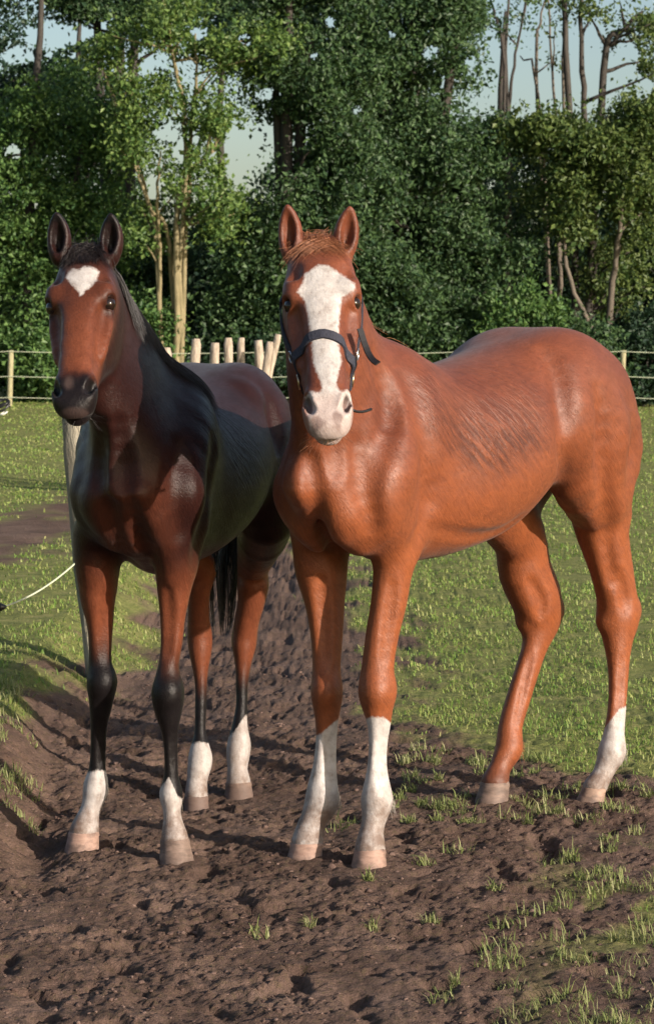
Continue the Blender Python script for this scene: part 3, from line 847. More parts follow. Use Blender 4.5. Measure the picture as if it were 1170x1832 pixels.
def sculpt(cfg):
    h = cfg['hoof']
    fr = Frame((h['lf'] + h['rf']) / 2 + np.array(cfg['fshift']), (h['lh'] + h['rh']) / 2)
    poll, nose = fr.to(cfg['poll']), fr.to(cfg['nose'])
    f = nrm(nose - poll); L = np.linalg.norm(nose - poll)
    a = cfg['head_yaw']; rl = cfg['head_roll']
    s_ = fr.dirto([math.cos(a) * math.cos(rl), -math.sin(a), math.sin(rl)])
    s_ = nrm(s_ - f * (s_ @ f)); n_ = np.cross(f, s_)
    HF = np.stack([f, s_, n_])
    sc_ = L / 0.60
    def H(t, s, n): return poll + (f * t + s_ * s + n_ * n) * sc_
    box = np.array([H(t, s, n) for t in (-.05, .66) for s in (-.13, .13) for n in (-.28, .06)] + [fr.to(P(*e, d)) for e, d in zip(cfg['ear_tip'], cfg['ear_d'])])
    lo, hi = box.min(0) - .03, box.max(0) + .03
    F_ = Field(span(-0.98, hi[0], [(lo[0], hi[0])], STEP, FINE), span(min(-0.42, lo[1]), max(0.42, hi[1]), [(lo[1], hi[1])], STEP, FINE), span(-0.13, hi[2], [(lo[2], hi[2])], STEP, FINE))
    T = cfg['trunk']
    F_.loft(T['x'], T['top'], T['bot'], T['hw'], 0.46)
    lz = cfg.get('lift', 0.0)
    # shoulders, chest, haunches
    for sg in (1, -1):
        y = sg
        F_.tube([(.33, .085 * y, 1.22 + cfg['hz'] * .4), (.46, .118 * y, 1.13), (.60, .112 * y, 1.01)], [.065, .072, .062], [.10, .11, .085], (0, 1, 0), k=.06)
        F_.tube([(.61, .112 * y, 1.00), (.55, .120 * y, .95), (.47, .118 * y, .92)], [.058, .058, .048], [.075, .075, .06], (0, 1, 0), k=.045)
        F_.ell((.645, .062 * y, .985), (.066, .058, .11), k=.04)                       # pectorals
        F_.ell((.58, .066 * y, .915), (.06, .050, .07), k=.04)
        hz = cfg['hz']
        F_.ell((-.46, .11 * cfg['hb'] * y, 1.22 + hz), (.26, .135 * cfg['hb'], .205), k=.09)
        F_.ell((-.40, .165 * y, 1.24 + hz), (.10, .075, .11), k=.07)                         # point of hip
        F_.tube([(-.62, .11 * y, 1.24 + hz), (-.70, .125 * y, 1.08 + hz), (-.62, .14 * y, .93 + hz * .5)], [.10, .105, .085], [.11, .11, .09], (0, 1, 0), k=.08)   # buttock
    F_.ell((.40, 0, 1.275 + cfg['hz'] * .8), (.17, .05, .085), k=.06)                                     # withers
    F_.ell((.64, 0, 1.08), (.10, .09, .14), k=.06)
    # neck
    nk = cfg['neck']
    pts = [np.array(q[0], float) for q in nk] + [H(.075, 0, -.115)]
    lat = np.array([(0, 1, 0)] * len(nk) + [s_], float)
    lat[-2] = nrm(lat[-2] + s_ * 0.8); lat[-3] = nrm(lat[-3] + s_ * .25)
    F_.tube(pts, [q[1] for q in nk] + [.072], [q[2] for q in nk] + [.118], lat, k=.07, sub=4, own=.03)
    neckpath = (pts, [q[1] for q in nk] + [.072], [q[2] for q in nk] + [.118], lat)
    # windpipe and jugular groove
    # legs
    legs = {}
    for name, lg in cfg['legs'].items():
        rows = lg['rows']; dd = np.array(lg['d'], float)
        q, w = [], []
        for (py, x0, x1) in rows:
            d = np.interp(py, dd[:, 0], dd[:, 1]) + h[name][1]
            q.append(fr.to(P((x0 + x1) / 2, py, d))); w.append((x1 - x0) / 2 * d / F)
        w = np.array(w)
        legs[name] = (np.array(q), w, rows)
        up = [np.array(u[0], float) if len(u) == 3 else fr.to(P(u[0], u[1], h[name][1] + u[2])) for u in lg['up']]
        ur = [u[-2] for u in lg['up']]; uv = [u[-1] for u in lg['up']]
        body = q[:-1]                                          # the last row is the sole, inside the hoof
        ry_ = np.array([r_[0] for r_ in rows[:-1]], float)
        wf_ = np.interp(ry_, [1040, 1170], [.97, .83])
        wf_[-1] = .90; wf_[-2] = max(wf_[-2], .87)
        for j_ in lg['joints']: wf_ = np.maximum(wf_, .83 + .15 * np.exp(-((ry_ - j_) / 22) ** 2))
        fac = np.interp([r_[0] for r_ in rows[:-1]], *lg['deep'])
        F_.tube(up + body, ur + list(w[:-1] * wf_), uv + list(w[:-1] * fac * wf_), (0, 1, 0), k=.035, sub=3, own=.004)
        for bump_ in lg.get('bumps', []):
            px, py, dd_, r_ = bump_
            c = fr.to(P(px, py, np.interp(py, dd[:, 0], dd[:, 1]) + h[name][1] + dd_))
            F_.ell(c, r_, k=.018)
        for gr_ in lg.get('grooves', []):
            px, py, dd_, r_ = gr_
            c = fr.to(P(px, py, np.interp(py, dd[:, 0], dd[:, 1]) + h[name][1] + dd_))
            F_.ell(c, r_, k=.02, op='sub')
    # muscle relief
    for kind, a_, b_, r_, k_ in cfg['relief']:
        F_.tube([a_, (np.array(a_) + np.array(b_)) / 2, b_], [r_ * .6, r_, r_ * .6], [r_ * .6, r_, r_ * .6], (0, 1, 0), k=k_, op=kind, sub=2)
    # relief drawn where the photograph shows it, on the side in view
    o_cam = fr.to(np.array([0, 0, CAMH]))
    def hit(px, py):
        d = nrm(fr.to(P(px, py, 7.0)) - o_cam)
        t = np.arange(5.6, 8.4, .004)
        q = o_cam + d * t[:, None]
        v = F_.at(q); i = np.argmax(v < 0.0)
        if v[i] >= 0: return None
        return q[i]
    for op, line, r_, k_, dep in cfg['drawn']:
        q = [hit(*a_) for a_ in line]
        q = [a_ for a_ in q if a_ is not None]
        if len(q) < 2: continue
        q = np.array(q); g = F_.grad(q, .012)
        q = q + g * (r_ - dep if op == 'sub' else -r_ + dep)
        w_ = r_ * np.sin(np.linspace(.35, np.pi - .35, len(q)))
        F_.tube(q, w_, w_, (0, 1, 0), k=k_, op=op, sub=3)
    # head
    T_ = np.array([  # t, half width, front, back
        (-.015, .066, -.020, -.130), (.05, .085, .000, -.165), (.12, .098, .012, -.205), (.19, .097, .014, -.235), (.26, .077, .008, -.232), (.33, .066, .002, -.198),
        (.40, .060, -.002, -.160), (.47, .054, -.003, -.128), (.53, .053, -.010, -.116), (.575, .049, -.026, -.108)])
    pts = [H(t, 0, (a_ + b_) / 2) for t, w_, a_, b_ in T_]
    F_.tube(pts, T_[:, 1] * sc_ * cfg['hw'], (T_[:, 2] - T_[:, 3]) / 2 * sc_, s_, k=.03, sub=3, p=2.5, own=.01)
    A = HF
    F_.tube([H(.10, 0, -.015), H(.30, 0, -.022), H(.50, 0, -.03)], [.055 * sc_, .044 * sc_, .036 * sc_], [.03 * sc_, .026 * sc_, .026 * sc_], s_, k=.02)     # nasal bones
    eyes = []
    for sg in (1, -1):
        F_.ell(H(.160, .076 * sg, -.018), np.array((.050, .026, .034)) * sc_, A, k=.03)         # brow
        F_.ell(H(.176, .090 * sg, -.030), np.array((.013, .013, .030)) * sc_, A, k=.012)        # upper lid
        F_.ell(H(.214, .085 * sg, -.034), np.array((.009, .010, .026)) * sc_, A, k=.010)        # lower lid
        F_.tube([H(.235, .080 * sg, -.055), H(.29, .076 * sg, -.060), H(.37, .062 * sg, -.068)], .011, .013, s_, k=.022)   # facial crest
        F_.ell(H(.215, .052 * sg, -.150), np.array((.095, .028, .080)) * sc_, A, k=.03)          # jowl
        F_.ell(H(.110, .074 * sg, .004), np.array((.030, .016, .012)) * sc_, A, k=.02, op='sub')  # hollow over the eye
        F_.ell(H(.29, .080 * sg, -.014), np.array((.065, .018, .022)) * sc_, A, k=.03, op='sub')  # hollow below the eye
        F_.ell(H(.40, .066 * sg, -.030), np.array((.05, .010, .018)) * sc_, A, k=.02, op='sub')
        e = H(.195, .0805 * sg, -.031)
        F_.ell(e + s_ * (sg * .016) + n_ * .006, np.array((.0145, .018, .024)), A, k=.006, op='sub')
        eyes.append(e)
        # nostrils
        F_.ell(H(.535, .044 * sg, -.036), np.array((.050, .022, .036)) * sc_, A, k=.018)
        ax_ = nrm(f * 1.0 - s_ * (sg * .30)); B = np.stack([ax_, nrm(np.cross(n_, ax_)), n_])
        F_.ell(H(.528, .0525 * sg, -.014), np.array((.036, .0115, .034)) * sc_, B, k=.007, op='sub')
        F_.ell(H(.556, .043 * sg, -.008), np.array((.015, .012, .020)) * sc_, A, k=.008, op='sub')
    F_.ell(H(.572, 0, -.052), np.array((.036, .048, .034)) * sc_, A, k=.022)                    # upper lip
    F_.ell(H(.572, 0, -.094), np.array((.032, .034, .028)) * sc_, A, k=.014)                    # chin
    F_.tube([H(.575, .055, -.100), H(.602, .030, -.083), H(.610, 0, -.078), H(.602, -.030, -.083), H(.575, -.055, -.100)], .0035, .007, f, k=.008, op='sub', sub=3)   # mouth
    # ears
    ears = []
    for (bx, tp, bd, td, sg, fw) in zip(cfg['ear_base'], cfg['ear_tip'], cfg['ear_bd'], cfg['ear_d'], (-1, 1), cfg['ear_fw']):
        b, t = fr.to(P(*bx, bd)), fr.to(P(*tp, td))
        axv = nrm(t - b); le = np.linalg.norm(t - b)
        fw = fr.dirto(fw); fw = nrm(fw - axv * (fw @ axv)); lt = np.cross(axv, fw)
        hs = np.array([-.12, .05, .22, .42, .62, .80, .93, 1.0]); wd = np.array([.020, .026, .0295, .0295, .0255, .018, .010, .004]); dp = np.array([.024, .026, .026, .023, .019, .013, .008, .004])
        pts = [b + axv * le * u - fw * .010 * math.sin(math.pi * min(1, max(0, u))) for u in hs]
        F_.tube(pts, wd, dp, lt, k=.012, sub=2, own=.006)
        hs2 = np.array([.08, .22, .42, .62, .80, .92]); wd2 = np.array([.005, .012, .0165, .0150, .0095, .004]); dp2 = np.array([.020, .025, .024, .019, .012, .005])
        pts2 = [b + axv * le * u + fw * (.017 - .004 * u) for u in hs2]
        F_.tube(pts2, wd2, dp2, lt, k=.008, op='sub', sub=2, own=.005)
        ears.append((b, axv, le, fw, lt))
    V, Fc = F_.nets()
    return dict(fr=fr, F=F_, V=V, Fc=Fc, H=H, HF=HF, sc=sc_, L=L, poll=poll, legs=legs, eyes=eyes, neck=neckpath, ears=ears)

# ------------------------------------------------------------------ coat
def rotv(n, l, scale, ang):
    a = n.new('ShaderNodeMapping'); a.inputs['Rotation'].default_value = (0, ang, 0)
    l.new(n.new('ShaderNodeTexCoord').outputs['Object'], a.inputs[0])
    b = n.new('ShaderNodeMapping'); b.inputs['Scale'].default_value = scale
    l.new(a.outputs[0], b.inputs[0])
    return b.outputs[0]
def coat_mat(name, base, light, red, black, mane_dark, spec=0.42, r0=0.64, r1=0.46):
    m, n, l, p = mat(name)
    big = noise(n, l, 5, 4, 0.6)
    streak = noise(n, l, 26, 5, 0.65, stretch=(0.55, 1.5, 1.5), dist=0.6)
    hair = noise(n, l, 170, 4, 0.7, vec=rotv(n, l, (0.05, 1.0, 1.0), math.radians(42)), dist=0.5)
    c = mixc(n, l, ramp(n, l, big, [(0.35, 0), (0.7, 1)]), base, light)
    c = mixc(n, l, attr_n(n, 'red'), c, red)
    c = mixc(n, l, attr_n(n, 'black'), c, black)
    c = mixc(n, l, 0.45, c, ramp(n, l, streak, [(0.3, (0.66, 0.60, 0.58)), (0.65, (1.18, 1.18, 1.18))]), 'MULTIPLY')
    c = mixc(n, l, 0.6, c, ramp(n, l, hair, [(0.3, (0.7, 0.7, 0.7)), (0.7, (1.25, 1.25, 1.25))]), 'MULTIPLY')
    wet_sheen_n = noise(n, l, 30, 4, 0.6, stretch=(1, 1, 1), dist=0.4, vec=rotv(n, l, (0.22, 1.0, 2.2), math.radians(48)))
    wet_sheen_f = math_n(n, l, 'MULTIPLY', attr_n(n, 'wet'), ramp(n, l, wet_sheen_n, [(0.42, 1.0), (0.60, 0.0)]), True)  # damp hair on the chestnut, painted sky sheen streaks on the bay
    c = mixc(n, l, wet_sheen_f, c, mixc(n, l, 1.0, c, (0.34, 0.30, 0.30), 'MULTIPLY'))
    # white markings, slightly soiled
    dirt = noise(n, l, 38, 4, 0.6)
    w = math_n(n, l, 'ADD', attr_n(n, 'white'), math_n(n, l, 'MULTIPLY', math_n(n, l, 'SUBTRACT', noise(n, l, 110, 3, 0.6), 0.5), 0.012))
    wf = math_n(n, l, 'ADD', math_n(n, l, 'MULTIPLY', w, 150.0), 0.5, True)
    wc = ramp(n, l, dirt, [(0.28, (0.29, 0.25, 0.225)), (0.44, (0.42, 0.385, 0.365)), (0.62, (0.50, 0.470, 0.450))])
    wc = mixc(n, l, 0.4, wc, ramp(n, l, hair, [(0.3, (0.8, 0.8, 0.8)), (0.7, (1.12, 1.12, 1.12))]), 'MULTIPLY')
    wc = mixc(n, l, math_n(n, l, 'MULTIPLY', attr_n(n, 'soiled'), ramp(n, l, noise(n, l, 24, 5, .7), [(.32, .35), (.62, 1.4)]), True), wc, (0.17, 0.12, 0.095))
    c = mixc(n, l, wf, c, wc)
    c = mixc(n, l, attr_n(n, 'skin'), c, mane_dark)
    c = mixc(n, l, attr_n(n, 'pink'), c, (0.34, 0.22, 0.19))
    l.new(c, p.inputs['Base Color'])
    p.inputs['Specular IOR Level'].default_value = spec
    l.new(ramp(n, l, streak, [(0.3, r0), (0.7, r1)]), p.inputs['Roughness'])
    p.inputs['Sheen Weight'].default_value = 0.05
    p.inputs['Sheen Roughness'].default_value = 0.4
    b = bump(n, l, hair, 0.42, 0.004)
    b = bump(n, l, streak, 0.12, 0.008, b)
    b = bump(n, l, wet_sheen_f, 0.5, -0.008, b)
    l.new(b, p.inputs['Normal'])
    return m

def strands(polys, r0, r1=None):
    "(n,k,3) hair paths -> three sided tapering tubes"
    polys = np.asarray(polys, float); n_, k = polys.shape[:2]
    t = np.gradient(polys, axis=1); t /= np.linalg.norm(t, axis=2)[..., None] + 1e-9
    ref = rng.standard_normal((n_, 1, 3))
    a = np.cross(t, ref); a /= np.linalg.norm(a, axis=2)[..., None] + 1e-9
    b = np.cross(t, a)
    rad = (r0 if np.ndim(r0) else np.full(n_, r0))[:, None] * np.linspace(1, 0.25, k)[None]
    rings = [polys + rad[..., None] * (math.cos(q) * a + math.sin(q) * b) for q in (0, 2.094, 4.189)]
    v = np.stack(rings, 2).reshape(-1, 3)
    o = (np.arange(n_)[:, None, None, None] * k + np.arange(k - 1)[None, :, None, None]) * 3
    j = np.arange(3); jn = (j + 1) % 3
    f = np.stack([j, jn, jn + 3, j + 3], -1)[None, None]
    return v, [(o + f).reshape(-1, 4)]
def hair_mat(name, c0, c1, rough=0.42):
    m, n, l, p = mat(name)
    g = n.new('ShaderNodeNewGeometry')
    l.new(ramp(n, l, g.outputs['Random Per Island'], [(0, c0), (1, c1)]), p.inputs['Base Color'])
    p.inputs['Roughness'].default_value = rough; p.inputs['Specular IOR Level'].default_value = 0.5
    return m

def hoof_mesh(fr, q, w, toe):
    "q: rows of leg centres (local); the last is the sole, the one before the coronet"
    cor, sole = q[-2].copy(), q[-1].copy()
    rc, rs = w[-2] * .95, w[-1] * 1.03
    sole[2] -= 0.016
    x = np.array(toe); y = np.cross([0, 0, 1.0], x)
    rings = []
    m = 20
    a = np.arange(m) * 2 * np.pi / m
    for t, gr in ((-.16, .84), (-.02, .97), (.06, 1.00), (.14, .965), (.4, .97), (.75, .99), (1.0, 1.0)):
        c = cor + (sole - cor) * t; r = (rc + (rs - rc) * max(0, t)) * gr
        fwd = 1.05 + .22 * np.clip(t, 0, 1)
        ex = np.where(np.cos(a) > 0, fwd, 0.86)
        bulb = 1 - 0.10 * np.exp(-((np.abs(a - np.pi)) / .25) ** 2)
        ring = c + (r * np.cos(a) * ex * bulb)[:, None] * x + (r * np.sin(a))[:, None] * y
        ring[:, 2] += (-.012 * (1 - np.cos(a)) / 2 + .004) * (1 - np.clip(t, 0, 1))
        rings.append(ring)
    v = np.vstack(rings + [cor[None] + [0, 0, .004], sole[None]])
    k = len(rings)
    i = np.arange(k - 1)[:, None] * m; j = np.arange(m)[None]; jn = (j + 1) % m
    f = np.stack([i + j, i + m + j, i + m + jn, i + jn], -1).reshape(-1, 4)
    jj = np.arange(m)
    return v, [f, np.vstack([np.stack([jj * 0 + k * m, jj, (jj + 1) % m], -1), np.stack([jj * 0 + k * m + 1, (k - 1) * m + (jj + 1) % m, (k - 1) * m + jj], -1)])]

eye_m, n, l, p = mat('horse_eye')
p.inputs['Base Color'].default_value = (0.010, 0.006, 0.005, 1); p.inputs['Roughness'].default_value = 0.08
l.new(ramp(n, l, noise(n, l, 30, 2), [(0.3, (0.006, 0.004, 0.004)), (0.7, (0.022, 0.012, 0.008))]), p.inputs['Base Color'])
def hoof_mat(name, c0, c1):
    m, n, l, p = mat(name)
    f = noise(n, l, 30, 5, 0.6, stretch=(1, 1, 3.5))
    c = ramp(n, l, f, [(0.3, c0), (0.7, c1)])
    c = mixc(n, l, ramp(n, l, noise(n, l, 22, 4), [(0.52, 0), (0.68, 0.8)]), c, (0.09, 0.06, 0.048))
    # dried mud clinging to the lower wall
    sep = n.new('ShaderNodeSeparateXYZ'); l.new(n.new('ShaderNodeTexCoord').outputs['Object'], sep.inputs[0])
    z = math_n(n, l, 'ADD', math_n(n, l, 'MULTIPLY', sep.outputs[2], -22.0), math_n(n, l, 'MULTIPLY', noise(n, l, 45, 4, .65), 2.0))
    c = mixc(n, l, math_n(n, l, 'MULTIPLY', math_n(n, l, 'ADD', z, -.45, True), .85), c, (0.10, 0.066, 0.053))
    l.new(c, p.inputs['Base Color']); p.inputs['Roughness'].default_value = 0.7
    l.new(bump(n, l, f, 0.4, 0.004), p.inputs['Normal'])
    return m

def finish(cfg, S, coat, hoofm):
    fr, V = S['fr'], S['V']
    me = mesh_np('body', V, S['Fc'])
    W = fr.back(V)
    px, py = proj(W)
    hp = (V - S['poll']) @ S['HF'].T / S['sc']          # head coordinates t, s, n
    nv = len(V)
    head = (hp[:, 0] > -.05) & (hp[:, 0] < .68) & (np.abs(hp[:, 1]) < .14) & (hp[:, 2] > -.27)
    ld = {k: np.full(nv, 9.0) for k in S['legs']}
    for kx, (q, w, rows) in S['legs'].items():
        z = V[:, 2]
        order = np.argsort(q[:, 2])
        cx = np.interp(z, q[order, 2], q[order, 0]); cy = np.interp(z, q[order, 2], q[order, 1])
        dd = np.hypot(V[:, 0] - cx, V[:, 1] - cy)
        ld[kx] = np.where(z < 1.05, dd, 9)
    names = list(ld); near = np.argmin(np.stack([ld[k] for k in names]), 0); dmin = np.min(np.stack([ld[k] for k in names]), 0)
    white = np.full(nv, -1.0); black = np.zeros(nv); red = np.zeros(nv); soiled = np.zeros(nv); skin = np.zeros(nv); pink = np.zeros(nv)
    pv = dict(V=V, S=S, px=px, py=py, hp=hp, head=head, names=names, near=near, dmin=dmin, white=white, black=black, red=red, soiled=soiled, skin=skin, pink=pink, wet=np.zeros(nv))
    cfg['paint'](pv)
    ATT = ('white', 'black', 'red', 'soiled', 'skin', 'pink', 'wet')
    for nm in ATT: attr(me, nm, np.clip(pv[nm], -1, 1))
    root = empty(cfg['name']); root.matrix_world = fr.matrix()
    tag(root, cfg['label'], 'horse')
    body = link('body', me, coat, root)
    # short hair lying on the skin
    nh = 0 if 'nohair' in DBG else 40000
    Fc = S['Fc']
    fa = np.linalg.norm(np.cross(V[Fc[:, 2]] - V[Fc[:, 0]], V[Fc[:, 3]] - V[Fc[:, 1]]), axis=1)
    hf_ = hp[Fc[:, 0]]
    bare = (head[Fc[:, 0]] & (hf_[:, 0] > .50)) 
    fa = fa * np.where(head[Fc[:, 0]], 2.2, 1.0) * np.where(bare, .25, 1.0)
    if nh:
        fi = rng.choice(len(Fc), nh, p=fa / fa.sum())
        q = Fc[fi]; w = rng.dirichlet((1, 1, 1, 1), nh)
        r0 = (V[q] * w[..., None]).sum(1)
        nn = S['F'].grad(r0)
        fdir, sdir, ndir = S['HF']
        base = np.where((r0[:, 2] < .78)[:, None], np.array([[-.1, 0, -1.0]]), np.array([[-.62, 0, -.72]]))
        hh = (r0 - S['poll']) @ S['HF'].T / S['sc']
        onh = (hh[:, 0] > .0) & (hh[:, 0] < .68) & (np.abs(hh[:, 1]) < .13) & (hh[:, 2] > -.26)
        base = np.where(onh[:, None], fdir[None] + sdir[None] * (hh[:, 1:2] * 3), base)
        wob = np.stack([fbm(r0[:, 0] * 9 + r0[:, 1] * 5, r0[:, 2] * 9 + i * 7, 2) for i in range(3)], -1)
        dr = base + wob * .5 + rng.standard_normal((nh, 3)) * .10
        dr -= nn * (dr * nn).sum(1)[:, None]; dr /= np.linalg.norm(dr, axis=1)[:, None] + 1e-9
        ln = np.where(onh, .008, .016) * rng.uniform(.6, 1.4, nh)
        sd = np.cross(nn, dr) * (rng.uniform(.00018, .0004, nh))[:, None]
        tip = r0 + dr * ln[:, None] + nn * (ln * rng.uniform(.02, .07, nh))[:, None]
        vv = np.stack([r0 - sd + nn * .0002, r0 + sd + nn * .0002, tip], 1).reshape(-1, 3)
        hm = mesh_np('coat_hair', vv, np.arange(nh * 3).reshape(-1, 3))
        for nm in ATT: attr(hm, nm, np.repeat(np.clip((pv[nm][q] * w).sum(1), -1, 1), 3))
        tag(link('coat_hair', hm, coat, root), kind='stuff')
    for e in S['eyes']:
        u, v_ = np.meshgrid(np.linspace(0, np.pi, 13), np.arange(20) * np.pi / 10, indexing='ij')
        sp = np.stack([np.sin(u) * np.cos(v_), np.sin(u) * np.sin(v_), np.cos(u)], -1).reshape(-1, 3) * 0.0205
        i = np.arange(12)[:, None] * 20; j = np.arange(20)[None]; jn = (j + 1) % 20
        MB().add(sp + e, np.stack([i + j, i + 20 + j, i + 20 + jn, i + jn], -1).reshape(-1, 4)).build('eye', eye_m, root)
    for kx, (q, w, rows) in S['legs'].items():
        toe = nrm(fr.dirto(cfg['toe'][kx])); toe[2] = 0; toe = nrm(toe)
        v, f = hoof_mesh(fr, q, w, toe)
        MB().add(v, f).build('hoof', hoofm[kx], root)
    S['root'] = root
    return root

def grow(F_, roots, dirs, n_seg, step, grav, off, lift=0.0, stick=1.0):
    "hair paths that hang down and slide over the body"
    p_ = roots.copy(); d = dirs.copy(); out = [p_.copy()]
    st = step[:, None] if np.ndim(step) else step
    for k in range(n_seg):
        d = d + np.array([0, 0, -grav]); d /= np.linalg.norm(d, axis=1)[:, None]
        q = p_ + d * st
        dist = F_.at(q); g = F_.grad(q)
        pen = np.maximum(off - dist, 0)
        q = q + g * pen[:, None]
        dn = (d * g).sum(1)
        d = d - g * (np.minimum(dn, 0) * (dist < off + .01))[:, None]
        p_ = q; out.append(p_.copy())
    return np.stack(out, 1)
# ------------------------------------------------------------------ the chestnut
DEEP_F = ([960, 1080, 1200, 1235, 1300, 1380, 1432, 1500], [1.25, 1.2, 1.1, 1.1, 1.25, 1.25, 1.15, 1.1])
DEEP_H = ([905, 960, 1050, 1110, 1200, 1330, 1400], [1.05, 1.15, 1.25, 1.25, 1.2, 1.1, 1.1])
chest_cfg = dict(
    name='chestnut_horse', label='glossy chestnut horse with a broad white blaze, standing at the right',
    hoof=CHEST_HOOF, poll=P(571, 432, 6.28), nose=P(588, 752, 5.93), head_yaw=math.radians(1.5), head_roll=math.radians(-1.0),
    ear_base=[(521, 450), (617, 448)], ear_tip=[(514, 368), (626, 371)], ear_bd=[6.31, 6.31], ear_d=[6.30, 6.30], ear_fw=[(-.25, -1, -.1), (.10, -1, -.1)],
    trunk=dict(x=np.array([-.80, -.74, -.62, -.45, -.28, -.10, .05, .20, .36, .50, .62, .69]),
               top=np.array([1.18, 1.30, 1.395, 1.442, 1.415, 1.375, 1.350, 1.34, 1.355, 1.31, 1.21, 1.08]),
               bot=np.array([1.12, 1.06, 1.04, 1.01, .935, .842, .812, .80, .82, .87, .93, 1.0]),
               hw=np.array([.06, .14, .20, .225, .245, .258, .25, .225, .185, .160, .135, .08])),
    neck=[((.28, 0, 1.10), .135, .24), ((.46, .012, 1.13), .122, .24), ((.62, .02, 1.285), .094, .205), ((.74, .055, 1.46), .080, .165)],
    legs=dict(
        lf=dict(joints=(1238, 1432), rows=[(1019, 669, 737), (1078, 663, 728), (1137, 651, 716), (1196, 642, 709), (1235, 641, 710), (1262, 645, 706), (1290, 654, 702), (1330, 658, 695), (1373, 655, 694), (1410, 648, 700), (1434, 646, 702), (1461, 645, 695), (1487, 641, 688), (1520, 631, 693), (1555, 624, 693)],
                d=[(1000, .06), (1235, .05), (1430, .06), (1500, .03), (1555, .0)], deep=DEEP_F, up=[(716, 925, .06, .062, .10), (710, 975, .06, .058, .09)],
                bumps=[(674, 1236, -.03, (.03, .03, .04)), (684, 1442, .04, (.018, .018, .02))]),
        rf=dict(joints=(1238, 1432), rows=[(1019, 530, 620), (1078, 545, 617), (1137, 553, 616), (1196, 555, 613), (1235, 556, 613), (1262, 558, 612), (1290, 562, 607), (1330, 563, 604), (1373, 557, 604), (1410, 548, 606), (1434, 546, 606), (1461, 536, 592), (1485, 527, 582), (1508, 518, 581), (1538, 511, 577)],
                d=[(1000, .08), (1235, .05), (1430, .06), (1500, .03), (1555, .0)], deep=DEEP_F, up=[(566, 925, .08, .064, .10), (572, 975, .08, .066, .09)],
                bumps=[(583, 1236, -.03, (.026, .03, .04)), (585, 1442, .04, (.018, .018, .02))]),
        lh=dict(joints=(1105, 1342), rows=[(905, 1014, 1130), (935, 1024, 1126), (960, 1034, 1124), (1019, 1056, 1131), (1065, 1066, 1138), (1101, 1068, 1143), (1137, 1073, 1136), (1170, 1080, 1130), (1210, 1085, 1126), (1265, 1084, 1122), (1314, 1076, 1119), (1345, 1069, 1119), (1366, 1063, 1108), (1388, 1056, 1096), (1410, 1039, 1086), (1440, 1023, 1079)],
                d=[(950, .08), (1101, .15), (1340, .07), (1400, .03), (1440, 0)], deep=DEEP_H, up=[((-.50, .145, 1.16), .12, .17), ((-.49, .150, 1.06), .10, .16)],
                bumps=[(1132, 1090, .03, (.03, .022, .035)), (1084, 1112, -.03, (.03, .03, .035))]),
        rh=dict(joints=(1105, 1335), rows=[(960, 880, 975), (1019, 892, 984), (1065, 912, 1002), (1101, 926, 1004), (1130, 930, 994), (1160, 930, 980), (1196, 919, 968), (1255, 900, 950), (1300, 888, 937), (1337, 886, 935), (1358, 878, 924), (1380, 870, 913), (1400, 857, 914), (1438, 846, 908)],
                d=[(950, .10), (1101, .20), (1340, .08), (1400, .03), (1440, 0)], deep=DEEP_H, up=[((-.40, -.12, 1.14), .13, .19), ((-.38, -.10, .99), .10, .15)],
                bumps=[(995, 1090, .03, (.03, .022, .035)), (940, 1112, -.03, (.03, .03, .035))])),
    fshift=(.048, 0, 0), hz=0.0, hw=1.0, hb=1.0,
    relief=[('sub', (.70, 0, 1.02), (.64, 0, .88), .010, .03)],
    drawn=[('sub', [(975, 632), (1000, 680), (1006, 740), (1007, 800), (1003, 850)], .030, .05, .010),
           ('add', [(1020, 660), (1034, 730), (1044, 800), (1040, 860)], .045, .06, .010),
           ('sub', [(1070, 700), (1076, 790), (1082, 880), (1088, 960)], .024, .05, .008),
           ('add', [(1105, 720), (1110, 800), (1104, 880)], .04, .06, .008),
           ('sub', [(735, 690), (757, 755), (768, 830), (766, 900), (742, 975)], .030, .06, .009),
           ('sub', [(700, 720), (690, 790), (672, 850)], .022, .05, .007),
           ('add', [(705, 790), (715, 850), (714, 910)], .045, .07, .005),
           ('sub', [(640, 800), (652, 870), (668, 940)], .020, .05, .008),
           ('add', [(530, 840), (536, 880), (545, 920)], .035, .05, .012),
           ('sub', [(556, 830), (566, 890), (578, 940), (600, 985)], .016, .04, .008),
           ('add', [(590, 890), (600, 930), (606, 960)], .028, .045, .006),
           ('sub', [(770, 945), (830, 958), (890, 952), (930, 925)], .014, .03, .003),
           ('sub', [(703, 1050), (697, 1110), (688, 1180)], .010, .03, .006), ('sub', [(575, 1040), (580, 1110), (582, 1180)], .010, .03, .006),
           ('sub', [(684, 1300), (683, 1350), (680, 1400)], .007, .02, .004), ('sub', [(592, 1310), (590, 1350), (586, 1400)], .007, .02, .004),
           
           ('sub', [(950, 1040), (968, 1075), (968, 1100)], .012, .03, .008), ('sub', [(1108, 1030), (1118, 1070), (1120, 1090)], .012, .03, .008),
           ('sub', [(948, 1180), (935, 1240), (922, 1300)], .007, .02, .004), ('sub', [(1112, 1180), (1110, 1240), (1103, 1300)], .007, .02, .004),
           ('sub', [(1085, 980), (1095, 1040)], .014, .04, .006),
           ('sub', [(668, 640), (690, 700), (700, 760)], .02, .05, .006), ('sub', [(600, 800), (604, 840)], .02, .04, .008)],
    toe={'lf': (-.18, -1, 0), 'rf': (-.42, -1, 0), 'lh': (-.62, -.8, 0), 'rh': (-.45, -.9, 0)})
